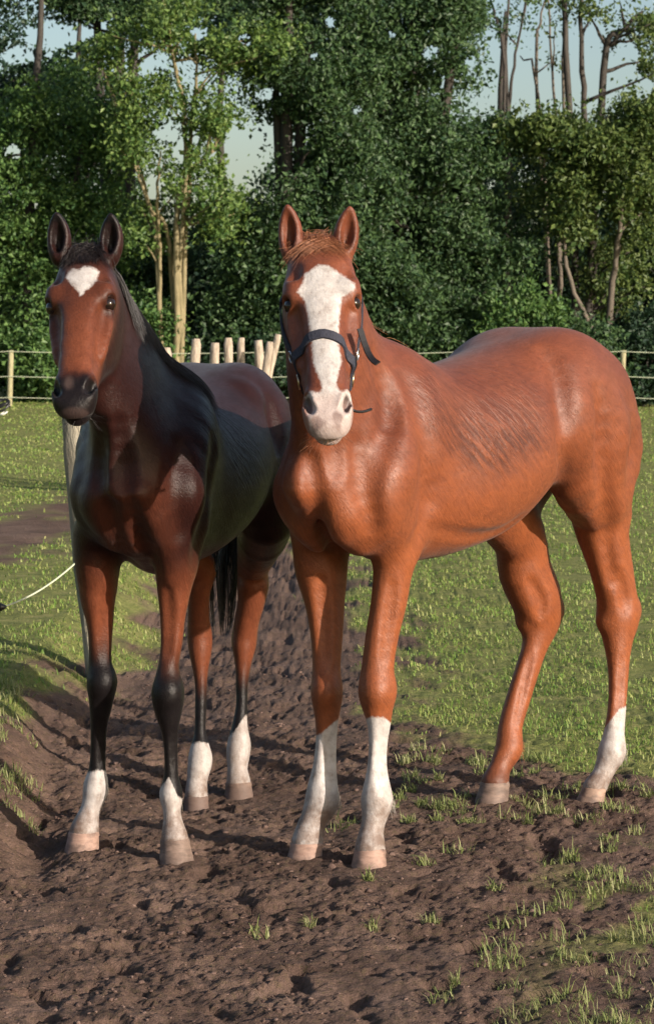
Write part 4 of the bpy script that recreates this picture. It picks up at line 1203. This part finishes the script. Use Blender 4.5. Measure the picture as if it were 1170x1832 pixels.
BLAZE = [(569, 474), (588, 475), (602, 485), (619, 497), (636, 509), (635, 518), (622, 526), (612, 532), (608, 552), (606, 581), (605, 607), (607, 624), (611, 648), (603, 674), (602, 692), (611, 702), (620, 698), (628, 704), (630, 716), (630, 745), (628, 770), (615, 810), (575, 810), (555, 770),
         (548, 730), (547, 711), (556, 699), (566, 703), (576, 700), (576, 689), (569, 670), (560, 650), (559, 624), (554, 590), (548, 552), (545, 538), (532, 522), (542, 506), (546, 490), (562, 480)]
def sock(v, leg, tops, dirty=0.0):
    "tops: list of (px, py) along the upper edge of the white"
    i = v['names'].index(leg)
    on = (v['near'] == i) & (v['dmin'] < .10) & (v['V'][:, 2] < .75)
    t = np.array(tops, float)
    e = (v['py'] - np.interp(v['px'], t[:, 0], t[:, 1])) / 620
    v['white'][on] = np.maximum(v['white'][on], e[on])
    v['soiled'][on] = np.maximum(v['soiled'][on], dirty)
def paint_chestnut(v):
    hp, px, py = v['hp'], v['px'], v['py']
    b = polysd(px, py, BLAZE) / 700
    fr_ = v['head'] & (hp[:, 2] > -.115) & (hp[:, 0] > .04)
    v['white'][fr_] = np.maximum(v['white'][fr_], b[fr_])
    sock(v, 'lf', [(640, 1292), (665, 1282), (690, 1285), (705, 1300)])
    sock(v, 'rf', [(555, 1320), (575, 1312), (590, 1298), (606, 1286), (615, 1285)])
    sock(v, 'lh', [(1070, 1320), (1090, 1290), (1108, 1268), (1125, 1262)], .12)
    i = v['names'].index('rh'); on = (v['near'] == i) & (v['dmin'] < .1)
    v['soiled'][on] = 0
    v['black'][on] = np.clip((v['py'][on] - 1345) / 70, 0, .7)
    for q in ('lf', 'rf', 'lh'):
        on = (v['near'] == v['names'].index(q)) & (v['dmin'] < .1)
        lim = 1400 if q[1] == 'f' else 1320
        v['soiled'][on] = np.maximum(v['soiled'][on], np.clip((v['py'][on] - lim) / 80 + .35 * fbm(v['px'][on] * .07, v['py'][on] * .07, 3), 0, .75))
    # nostril openings coloured near black, grey skin patches on the lips
    for sg in (1, -1):
        r = np.sqrt(((hp[:, 0] - .533) / .034) ** 2 + ((hp[:, 1] - .050 * sg) / .013) ** 2 + ((hp[:, 2] + .04) / .032) ** 2)
        v['skin'] += .98 * smooth01((1.10 - r) / .25) * v['head']
    r = np.sqrt(((hp[:, 0] - .588) / .024) ** 2 + ((hp[:, 1] - .022) / .016) ** 2)
    r2 = np.sqrt(((hp[:, 0] - .592) / .020) ** 2 + ((hp[:, 1] + .028) / .020) ** 2)
    w = .55 * fbm(px * .06, py * .06, 3)
    v['skin'] += .8 * (smooth01((1.1 - r + w) / .5) + smooth01((1.1 - r2 + w) / .5)) * v['head'] * (hp[:, 2] > -.075)
    v['skin'] = np.clip(v['skin'], 0, 1)
    v['pink'] += .5 * smooth01((hp[:, 0] - .49) / .05) * v['head'] * (hp[:, 2] > -.12)
    v['red'] += .9 * smooth01((1.28 - v['V'][:, 2]) / .55)
    for b_, ax_, le, fw, lt in v['S']['ears']:
        q = v['V'] - b_; u = q @ ax_ / le
        inner = smooth01((q @ fw - .0) / .012) * (np.abs(q @ lt) < .022) * (u > .05) * (u < .95)
        v['black'] += .55 * inner * (v['S']['F'].grad(v['V']) @ fw > .3)
    wp = polysd(px, py, [(700, 660), (800, 640), (940, 640), (985, 720), (985, 810), (905, 862), (830, 850), (760, 770)]) / 60
    wp2 = polysd(px, py, [(640, 620), (690, 640), (740, 740), (720, 830), (650, 800), (640, 700)]) / 60
    low = smooth01((py - 690) / 110)
    v['wet'] += np.clip(smooth01(wp + .3), 0, 1) * (.25 + .6 * low) + .3 * smooth01(wp2 + .2)
    v['wet'] *= (v['V'][:, 1] > .02) * ~v['head']
chest_cfg['paint'] = paint_chestnut

# ------------------------------------------------------------------ the bay
bay_cfg = dict(
    name='bay_horse', label='dark bay horse with a white star on its forehead, standing at the left',
    hoof=BAY_HOOF, poll=P(148, 452, 6.40), nose=P(128, 716, 6.04), head_yaw=math.radians(7), head_roll=math.radians(.5),
    ear_base=[(107, 455), (198, 457)], ear_tip=[(102, 382), (199, 384)], ear_bd=[6.43, 6.43], ear_d=[6.42, 6.42], ear_fw=[(-.15, -1, -.1), (-.15, -1, -.1)],
    trunk=dict(x=np.array([-.78, -.72, -.60, -.45, -.28, -.10, .05, .20, .36, .50, .62, .69]),
               top=np.array([1.10, 1.22, 1.30, 1.325, 1.315, 1.28, 1.255, 1.25, 1.27, 1.235, 1.16, 1.05]),
               bot=np.array([1.05, .97, .95, .92, .86, .80, .775, .765, .79, .85, .92, .98]),
               hw=np.array([.06, .14, .20, .23, .235, .245, .238, .208, .165, .142, .122, .075])),
    neck=[((.28, 0, 1.01), .125, .225), ((.45, .018, 1.07), .108, .228), ((.60, -.028, 1.27), .086, .205), ((.71, -.085, 1.43), .078, .168)],
    legs=dict(
        lf=dict(joints=(1243, 1421), rows=[(1045, 280, 345), (1075, 283, 339), (1113, 285, 333), (1150, 285, 330), (1188, 281, 324), (1215, 274, 328), (1241, 271, 331), (1270, 273, 330), (1292, 281, 325), (1320, 289, 321), (1357, 292, 321), (1390, 291, 322), (1421, 285, 328), (1450, 290, 326), (1478, 289, 332), (1502, 285, 342), (1545, 284, 351)],
                d=[(1000, .07), (1235, .05), (1420, .06), (1500, .03), (1545, .0)], deep=DEEP_F, up=[(322, 950, .07, .062, .10), (317, 1005, .07, .058, .09)],
                bumps=[(301, 1240, -.03, (.028, .03, .04)), (306, 1432, .04, (.02, .02, .02))]),
        rf=dict(joints=(1222, 1406), rows=[(1045, 140, 212), (1075, 144, 208), (1113, 153, 206), (1150, 156, 204), (1188, 156, 204), (1218, 155, 211), (1245, 156, 208), (1270, 158, 203), (1301, 160, 195), (1338, 160, 193), (1376, 157, 192), (1404, 150, 195), (1425, 147, 192), (1448, 142, 183), (1468, 132, 181), (1489, 121, 181), (1523, 114, 178)],
                d=[(1000, .03), (1235, .04), (1410, .06), (1480, .03), (1523, .0)], deep=DEEP_F, up=[(173, 950, .03, .062, .10), (175, 1005, .03, .060, .09)],
                bumps=[(183, 1222, -.03, (.026, .03, .04)), (172, 1412, .04, (.02, .02, .02))]),
        lh=dict(joints=(1150, 1340), rows=[(1010, 424, 484), (1045, 424, 482), (1075, 424, 476), (1113, 417, 466), (1140, 414, 461), (1158, 415, 458), (1188, 418, 452), (1226, 420, 446), (1263, 420, 445), (1301, 412, 446), (1330, 406, 450), (1352, 404, 448), (1376, 405, 445), (1400, 402, 452), (1430, 400, 456)],
                d=[(950, .05), (1140, .14), (1330, .07), (1400, .03), (1440, 0)], deep=DEEP_H, up=[((-.42, .165, 1.06), .12, .19), ((-.40, .185, .90), .10, .15)],
                bumps=[]),
        rh=dict(joints=(1150, 1358), rows=[(1010, 330, 385), (1045, 334, 380), (1075, 335, 376), (1113, 334, 378), (1140, 335, 381), (1165, 337, 380), (1195, 342, 376), (1226, 347, 373), (1263, 347, 372), (1310, 346, 371), (1340, 339, 378), (1362, 336, 381), (1395, 332, 374), (1425, 328, 375), (1457, 329, 376)],
                d=[(950, .05), (1140, .14), (1350, .07), (1420, .03), (1457, 0)], deep=DEEP_H, up=[((-.40, -.16, 1.06), .12, .19), ((-.38, -.16, .90), .10, .15)],
                bumps=[])),
    fshift=(.045, 0, 0), hz=-.105, hw=.95, hb=.9,
    relief=[('sub', (.70, 0, 1.00), (.64, 0, .86), .010, .03)],
    drawn=[('add', [(212, 915), (226, 950), (246, 985), (262, 1008)], .030, .04, .014),
           ('add', [(252, 890), (258, 930)], .028, .04, .010), ('add', [(160, 880), (168, 910), (172, 940)], .035, .045, .012),
           ('sub', [(196, 900), (206, 950), (222, 990)], .014, .04, .008), ('sub', [(238, 900), (252, 950), (272, 990)], .012, .03, .007),
           ('sub', [(385, 790), (379, 850), (365, 950), (350, 1000)], .028, .05, .010),
           ('sub', [(320, 800), (315, 880), (322, 950)], .022, .05, .007),
           ('sub', [(478, 715), (490, 760), (496, 800)], .020, .04, .008), ('add', [(440, 690), (462, 710)], .04, .06, .008),
           ('sub', [(182, 760), (176, 820), (180, 870)], .016, .04, .006), ('sub', [(215, 760), (222, 830), (225, 870)], .014, .04, .006),
           ('sub', [(300, 1060), (303, 1110), (300, 1170)], .009, .03, .005), ('sub', [(190, 1070), (188, 1120), (186, 1170)], .009, .03, .005),
           ('sub', [(312, 1310), (312, 1370)], .006, .02, .004), ('sub', [(184, 1300), (182, 1360)], .006, .02, .004)],
    toe={'lf': (.12, -1, 0), 'rf': (-.22, -1, 0), 'lh': (.05, -1, 0), 'rh': (-.1, -1, 0)})
STAR = [(119, 496), (124, 486), (133, 481), (142, 483), (149, 477), (166, 478), (178, 486), (173, 502), (164, 512), (154, 519), (145, 531), (142, 523), (132, 512), (124, 504)]
def paint_bay(v):
    hp, px, py, V = v['hp'], v['px'], v['py'], v['V']
    b = polysd(px, py, STAR) / 700
    fr_ = v['head'] & (hp[:, 2] > -.05) & (hp[:, 0] > .0)
    v['white'][fr_] = np.maximum(v['white'][fr_], b[fr_])
    v['pink'] += .14 * smooth01(1.3 - np.hypot((px - 124) / 9, (py - 684) / 14)) * fr_
    sock(v, 'rf', [(150, 1384), (175, 1378), (195, 1380)], .08)
    sock(v, 'lf', [(285, 1412), (303, 1390), (318, 1424), (330, 1432)], .16)
    sock(v, 'rh', [(340, 1332), (355, 1327), (375, 1330)], .14)
    sock(v, 'lh', [(405, 1322), (420, 1308), (440, 1278), (450, 1290)], .38)
    for q, y0, y1 in (('lf', 1130, 1230), ('rf', 1110, 1200), ('rh', 1180, 1260), ('lh', 1170, 1240)):
        on = (v['near'] == v['names'].index(q)) & (v['dmin'] < .12)
        v['black'][on] = smooth01((py[on] - y0) / (y1 - y0))
        lim = 1410 if q[1] == 'f' else 1360
        v['soiled'][on] = np.maximum(v['soiled'][on], np.clip((py[on] - lim) / 80 + .35 * fbm(px[on] * .07, py[on] * .07, 3), 0, .75))
    hd = v['head'] & (hp[:, 2] > -.22)
    face = smooth01((hp[:, 0] - .02) / .10) * smooth01((.52 - hp[:, 0]) / .06) * smooth01((hp[:, 2] + .13) / .08)
    v['red'] += (.45 + .45 * smooth01((hp[:, 0] - .18) / .2)) * face * hd
    legz = smooth01((.87 - V[:, 2]) / .18)
    v['red'] = np.maximum(v['red'], .95 * legz * smooth01((.22 - v['dmin']) / .12))
    v['red'] = np.maximum(v['red'], .24 * smooth01((.14 - np.abs(V[:, 1])) / .06) * smooth01((V[:, 0] - .56) / .08) * smooth01((1.12 - V[:, 2]) / .12) * ~v['head'])
    mz = smooth01((hp[:, 0] - .485 - .012 * fbm(px * .06, py * .06, 2)) / .045) * v['head']
    v['black'] = np.maximum(v['black'], .93 * mz)
    for sg in (1, -1):
        r = np.sqrt(((hp[:, 0] - .533) / .034) ** 2 + ((hp[:, 1] - .050 * sg) / .013) ** 2 + ((hp[:, 2] + .04) / .032) ** 2)
        v['skin'] += .98 * smooth01((1.10 - r) / .25) * v['head']
    v['pink'] += .10 * smooth01((hp[:, 0] - .600) / .01) * v['head'] * (hp[:, 2] > -.08)
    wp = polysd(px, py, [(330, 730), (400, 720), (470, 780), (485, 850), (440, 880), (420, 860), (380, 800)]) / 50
    v['wet'] += .6 * smooth01(wp + .3) * (V[:, 1] > .02)  # sky sheen on the flank put into the colour as hair streaks
    for sg in (1, -1):
        r = np.sqrt(((hp[:, 0] - .200) / .05) ** 2 + ((hp[:, 1] - .09 * sg) / .03) ** 2 + ((hp[:, 2] + .03) / .05) ** 2)
        v['black'] = np.maximum(v['black'], .6 * smooth01((1.1 - r) / .6) * v['head'])
    for b_, ax_, le, fw, lt in v['S']['ears']:
        q = V - b_; u = q @ ax_ / le
        inner = (np.abs(q @ lt) < .022) * (u > .05) * (u < .95) * (v['S']['F'].grad(V) @ fw > .3)
        v['black'] += .7 * inner
        v['black'] += .8 * smooth01((u - .75) / .2) * (np.abs(q @ lt) < .05) * (np.abs(q @ fw) < .06)
bay_cfg['paint'] = paint_bay

chest_coat = coat_mat('chestnut_coat', (0.128, 0.034, 0.015), (0.185, 0.053, 0.021), (0.240, 0.068, 0.022), (0.065, 0.026, 0.017), (0.016, 0.012, 0.012), .42, .58, .42)
bay_coat = coat_mat('bay_coat', (0.017, 0.0054, 0.0045), (0.027, 0.0082, 0.0062), (0.150, 0.045, 0.021), (0.0075, 0.006, 0.0065), (0.005, 0.004, 0.004), .20, .46, .32)
hoof_pink = hoof_mat('pink_horn', (0.23, 0.14, 0.105), (0.38, 0.25, 0.195))
hoof_tan = hoof_mat('tan_horn', (0.22, 0.145, 0.105), (0.40, 0.27, 0.20))
hoof_dark = hoof_mat('muddy_horn', (0.10, 0.07, 0.055), (0.24, 0.165, 0.13))
CH = sculpt(chest_cfg)
finish(chest_cfg, CH, chest_coat, {'lf': hoof_pink, 'rf': hoof_pink, 'lh': hoof_tan, 'rh': hoof_dark})
BY = sculpt(bay_cfg)
finish(bay_cfg, BY, bay_coat, {'lf': hoof_dark, 'rf': hoof_pink, 'lh': hoof_tan, 'rh': hoof_pink})
# ------------------------------------------------------------------ hair
def crest_points(S, n_, t0, t1, side=0.0):
    pts, ru, rv, lat = S['neck']
    C = catmull(pts, 12); RV = catmull(np.stack([rv] * 3, 1), 12)[:, 0]; LT = catmull(lat, 12)
    tg = np.gradient(C, axis=0); tg /= np.linalg.norm(tg, axis=1)[:, None]
    up = np.cross(tg, LT); up *= np.sign(up[:, 2:3]) ; up /= np.linalg.norm(up, axis=1)[:, None]
    u = rng.uniform(t0, t1, n_) * (len(C) - 1)
    i = np.clip(u.astype(int), 0, len(C) - 2); w = (u - i)[:, None]
    g = lambda A: A[i] * (1 - w) + A[i + 1] * w
    c, upv, l_ = g(C), g(up), g(LT)
    r = (RV[i] * (1 - w[:, 0]) + RV[i + 1] * w[:, 0])
    p_ = S['F'].surf(c + upv * r[:, None] + l_ * (side + rng.normal(0, .008, n_))[:, None], 0.0)
    return p_, upv, l_, g(tg), u / (len(C) - 1)
def locks(n_, nl, jit):
    "lock-wise shared random values plus a little of each strand's own"
    li = rng.integers(0, nl, n_)
    return li, rng.standard_normal((nl, 3))[li] * jit + rng.standard_normal((n_, 3)) * jit * 0.35
mane_black = hair_mat('black_mane_hair', (0.006, 0.005, 0.006), (0.034, 0.025, 0.023), 0.36)
mane_red = hair_mat('chestnut_mane_hair', (0.16, 0.055, 0.024), (0.36, 0.15, 0.07), 0.45)
def mane(S, n_, t0, t1, side, length, mat_, name='mane', out=0.75, seg=9, jit=.16):
    p_, up, l_, tg, u = crest_points(S, n_, t0, t1)
    nl = max(8, n_ // 22)
    li = np.clip(((u - t0) / (t1 - t0) * nl + rng.normal(0, .6, n_)).astype(int), 0, nl - 1)
    lj = rng.standard_normal((nl, 3)) * jit
    d = up * .05 + l_ * side * out - tg * .22 - np.array([0, 0, .45]) + lj[li] + rng.standard_normal((n_, 3)) * jit * .4
    d /= np.linalg.norm(d, axis=1)[:, None]
    L = length * (0.75 + .35 * rng.uniform(0, 1, nl)[li]) * rng.uniform(.8, 1.1, n_)
    pa = grow(S['F'], p_, d, seg, L / seg, .45, .003 + .013 * rng.uniform(0, 1, n_))
    v, f = strands(pa, rng.uniform(.0007, .0014, n_))
    return MB().add(v, f).build(name, mat_, S['root'])
def forelock(S, n_, length, mat_, side, spread=.05, dirs=None):
    H, (f, s_, n) = S['H'], S['HF']
    r = np.stack([H(-.02 + rng.uniform(0, .05), rng.normal(0, .022), -.02) for _ in range(n_)])
    r = S['F'].surf(r, 0.0)
    li, lj = locks(n_, 12, .22)
    d = f[None] * .8 + n[None] * .12 + s_[None] * (side + rng.normal(0, spread * 4, n_))[:, None] + lj
    d /= np.linalg.norm(d, axis=1)[:, None]
    pa = grow(S['F'], r, d, 9, length * rng.uniform(.6, 1.1, n_) / 9, .06, .001 + .003 * rng.uniform(0, 1, n_))
    v, fs = strands(pa, rng.uniform(.0005, .0010, n_))
    MB().add(v, fs).build('forelock', mat_, S['root'])
def poll_tuft(S, n_, length, mat_):
    H, (f, s_, n) = S['H'], S['HF']
    r = S['F'].surf(np.stack([H(-.03 + rng.uniform(-.02, .03), rng.uniform(-.04, .04), -.05) for _ in range(n_)]), 0.0)
    li, lj = locks(n_, 14, .3)
    d = n[None] * .2 - f[None] * .35 + s_[None] * rng.normal(0, .8, n_)[:, None] + lj
    d /= np.linalg.norm(d, axis=1)[:, None]
    pa = grow(S['F'], r, d, 9, length * rng.uniform(.5, 1.1, n_) / 9, .35, .003 + .008 * rng.uniform(0, 1, n_))
    v, fs = strands(pa, rng.uniform(.0005, .0010, n_))
    MB().add(v, fs).build('poll_tuft', mat_, S['root'])
def tail(S, n_, guide, rad, mat_):
    g = catmull(guide, 8); k = len(g)
    R = np.interp(np.linspace(0, 1, k), np.linspace(0, 1, len(rad)), rad)
    li, lj = locks(n_, 30, .5)
    ln = rng.uniform(.6, 1.0, n_)
    out = []
    u = np.linspace(0, 1, 11)[None] * ln[:, None] * (k - 1)
    i = np.clip(u.astype(int), 0, k - 2); w = (u - i)
    c = g[i] * (1 - w[..., None]) + g[i + 1] * w[..., None]
    r = R[i] * (1 - w) + R[i + 1] * w
    pa = c + lj[:, None] * r[..., None] * np.array([.8, 1, .1]) + .25 * r[..., None] * np.sin(u[..., None] * .12 + lj[:, None] * 9)
    v, fs = strands(pa, rng.uniform(.0013, .0024, n_))
    return MB().add(v, fs).build('tail', mat_, S['root'])
def whiskers(S, n_, mat_):
    H, (f, s_, n) = S['H'], S['HF']
    r = S['F'].surf(np.stack([H(rng.uniform(.55, .60), rng.uniform(-.05, .05), rng.uniform(-.12, -.08)) for _ in range(n_)]), 0.0)
    d = S['F'].grad(r) + rng.standard_normal((n_, 3)) * .3
    d /= np.linalg.norm(d, axis=1)[:, None]
    t = np.linspace(0, 1, 6)[None, :, None] * (rng.uniform(.02, .06, n_))[:, None, None]
    pa = r[:, None] + d[:, None] * t; pa[..., 2] -= (t[..., 0] * 6) ** 2 * .05
    v, fs = strands(pa, .0005)
    MB().add(v, fs).build('whiskers', mat_, S['root'])
mane(BY, 2900, .36, .99, 1.0, .23, mane_black, out=.6)
forelock(BY, 420, .045, mane_black, .05)
poll_tuft(BY, 480, .085, mane_black)
tail(BY, 1100, [(-.70, 0, 1.235), (-.79, 0, 1.16)] + [BY['fr'].to(P(*a)) for a in ((415, 900, 8.0), (400, 1010, 7.98), (398, 1135, 7.96))], [.02, .04, .055, .062, .036], mane_black)
whiskers(BY, 40, mane_black)
mane(CH, 700, .42, .98, -1.0, .20, mane_red, out=.8)
forelock(CH, 130, .075, mane_red, -1.2, .04)
forelock(CH, 130, .075, mane_red, 1.2, .04)
forelock(CH, 110, .035, mane_red, 0, .05)
poll_tuft(CH, 120, .045, mane_red)
tail(CH, 500, [(-.70, 0, 1.33), (-.80, .02, 1.25)] + [CH['fr'].to(P(*a)) for a in ((1088, 850, 7.93), (1092, 960, 7.90), (1104, 1080, 7.88))], [.015, .03, .03, .028, .016], mane_red)
whiskers(CH, 40, mane_red)

def fetlock_hair(S, leg, row, mat_, n_=70):
    q, w, rows = S['legs'][leg]
    c = q[row]
    r = c + np.stack([-np.full(n_, w[row] * .9), rng.normal(0, w[row] * .35, n_), rng.normal(0, .014, n_)], -1)
    r = S['F'].surf(r, 0.0)
    d = np.array([-.45, 0, -.9]) + rng.standard_normal((n_, 3)) * .2
    d /= np.linalg.norm(d, axis=1)[:, None]
    pa = grow(S['F'], r, d, 6, rng.uniform(.018, .04, n_) / 6, .15, .002 + .006 * rng.uniform(0, 1, n_))
    MB().add(*strands(pa, rng.uniform(.0005, .0009, n_))).build('fetlock_hair', mat_, S['root'])
hair_pale = hair_mat('pale_sock_hair', (0.24, 0.20, 0.17), (0.46, 0.42, 0.38), .6)
for S_, hm in ((CH, {'lf': hair_pale, 'rf': hair_pale, 'lh': hair_pale, 'rh': mane_red}), (BY, {k: hair_pale for k in ('lf', 'rf', 'lh', 'rh')})):
    for k, m_ in hm.items():
        fetlock_hair(S_, k, -5 if k[1] == 'f' else -5, m_)

# ------------------------------------------------------------------ halter on the chestnut
web, n, l, p = mat('navy_webbing')
wv = noise(n, l, 220, 3, 0.6, stretch=(1, 1, 1))
l.new(ramp(n, l, wv, [(0.3, (0.012, 0.013, 0.022)), (0.7, (0.030, 0.032, 0.050))]), p.inputs['Base Color'])
p.inputs['Roughness'].default_value = 0.75
l.new(bump(n, l, wv, 0.6, 0.002), p.inputs['Normal'])
brass = plain('dull_brass', (0.50, 0.40, 0.26), 0.35, 1.0)
leather = plain('black_leather', (0.012, 0.010, 0.010), 0.45)
def strap(path, nrmv, width, thick):
    "flat band along path with its face along nrmv"
    path = np.asarray(path, float); nrmv = np.asarray(nrmv, float)
    t = np.gradient(path, axis=0); t /= np.linalg.norm(t, axis=1)[:, None] + 1e-9
    w = np.cross(t, nrmv); w /= np.linalg.norm(w, axis=1)[:, None] + 1e-9
    nn = np.cross(w, t)
    prof = [(-.5, -.5), (-.46, .5), (.46, .5), (.5, -.5)]
    v = np.stack([path + w * (a * width) + nn * (b * thick) for a, b in prof], 1).reshape(-1, 3)
    i = np.arange(len(path) - 1)[:, None] * 4; j = np.arange(4)[None]; jn = (j + 1) % 4
    f = np.stack([i + j, i + jn, i + 4 + jn, i + 4 + j], -1).reshape(-1, 4)
    k = (len(path) - 1) * 4
    return v, [np.vstack([f, [[3, 2, 1, 0], [k, k + 1, k + 2, k + 3]]])]
halter = empty('halter'); halter.matrix_world = CH['fr'].matrix()
tag(halter, 'dark navy webbing halter with metal rings on the chestnut head', 'halter')
Hc, (hf, hs, hn), Fd = CH['H'], CH['HF'], CH['F']
def ring(ang, t, off):
    "point on the head surface in direction ang round the axis at distance t from the poll"
    c = Hc(t, 0, -.09); d = hs * math.sin(ang) + hn * math.cos(ang)
    r = np.linspace(.01, .20, 200)
    q = c[None] + d[None] * r[:, None]
    v = Fd.at(q)
    k = np.argmax(v > 0)
    return q[k] + d * off
# noseband: crosses the nose high and drops towards the chin groove at each side
nb = []
for a in np.linspace(-math.pi * .62, math.pi * .62, 41):
    nb.append(ring(a, .328 + .055 * (abs(a) / 1.95) ** 1.6 + (0.018 if a > 0 else -.004) * abs(a), .003))
nb = np.array(nb)
nbn = Fd.grad(nb)
MB().add(*strap(nb, nbn, .026, .005)).build('noseband', web, halter, smooth=False)
cb = []
for a in np.linspace(math.pi * .62, math.pi * 1.38, 17):
    aa = a if a <= math.pi else a - 2 * math.pi
    cb.append(ring(aa, .40, .004))
MB().add(*strap(np.array(cb), Fd.grad(np.array(cb)), .022, .004)).build('chin_strap', web, halter, smooth=False)
def torus(c, ax, R, r, m=20, k=8):
    ax = nrm(ax); a = nrm(np.cross(ax, [0.3, .5, .8])); b = np.cross(ax, a)
    u, v_ = np.meshgrid(np.arange(m) * 2 * np.pi / m, np.arange(k) * 2 * np.pi / k, indexing='ij')
    rr = R + r * np.cos(v_)
    P_ = c + rr[..., None] * (np.cos(u)[..., None] * a + np.sin(u)[..., None] * b) + (r * np.sin(v_))[..., None] * ax
    i, j = np.meshgrid(np.arange(m), np.arange(k), indexing='ij')
    f = np.stack([i * k + j, (i + 1) % m * k + j, (i + 1) % m * k + (j + 1) % k, i * k + (j + 1) % k], -1).reshape(-1, 4)
    return P_.reshape(-1, 3), f
for sg in (1, -1):
    side = ring(sg * math.pi * .56, .395, .006)
    MB().add(*torus(side, Fd.grad(side[None])[0], .017, .003)).build('side_ring', brass, halter)
    # cheek strap up to behind the ear
    a = []
    for t in np.linspace(0, 1, 20):
        tt = .385 - .255 * t; ang = sg * math.pi * (.56 + .05 * t)
        a.append(ring(ang, tt, .004))
    a = np.array(a); a[1:-1] = (a[:-2] + a[1:-1] + a[2:]) / 3
    cs = MB().add(*strap(a, Fd.grad(a), .024, .004)).build('cheek_strap', web, halter, smooth=False)
    bk = a[6] + Fd.grad(a[6:7])[0] * .006
    MB().add(*torus(bk, Fd.grad(a[6:7])[0], .014, .0028)).build('buckle', steel, halter)
# crown piece over the poll, behind the ears
cp = []
for a in np.linspace(-math.pi * .5, math.pi * .5, 25):
    c_ = Hc(.12, 0, -.12); d_ = hs * math.sin(a) + (-hf * .82 - hn * .57) * math.cos(a)
    r_ = np.linspace(.01, .26, 260); q_ = c_ + d_ * r_[:, None]
    cp.append(q_[np.argmax(Fd.at(q_) > 0)] + d_ * .005)
cp = np.array(cp)
MB().add(*strap(cp, Fd.grad(cp), .024, .004)).build('crown_strap', web, halter, smooth=False)
# loose end hanging on the left side
fr = CH['fr']
e0, e1 = fr.to(P(644, 588, 6.12)), fr.to(P(676, 650, 6.06))
le = np.array([e0 + (e1 - e0) * t + np.array([0, 0, -.02]) * math.sin(math.pi * t) for t in np.linspace(0, 1, 10)])
MB().add(*strap(le, np.tile(fr.dirto([0.3, -1, 0.2]), (10, 1)), .016, .004)).build('loose_strap_end', leather, halter, smooth=False)
e0, e1 = fr.to(P(628, 733, 5.98)), fr.to(P(664, 732, 6.04))
le = np.array([e0 + (e1 - e0) * t + np.array([0, 0, -.006]) * math.sin(math.pi * t) for t in np.linspace(0, 1, 8)])
MB().tube(le, .0035, 7).build('cord', leather, halter)
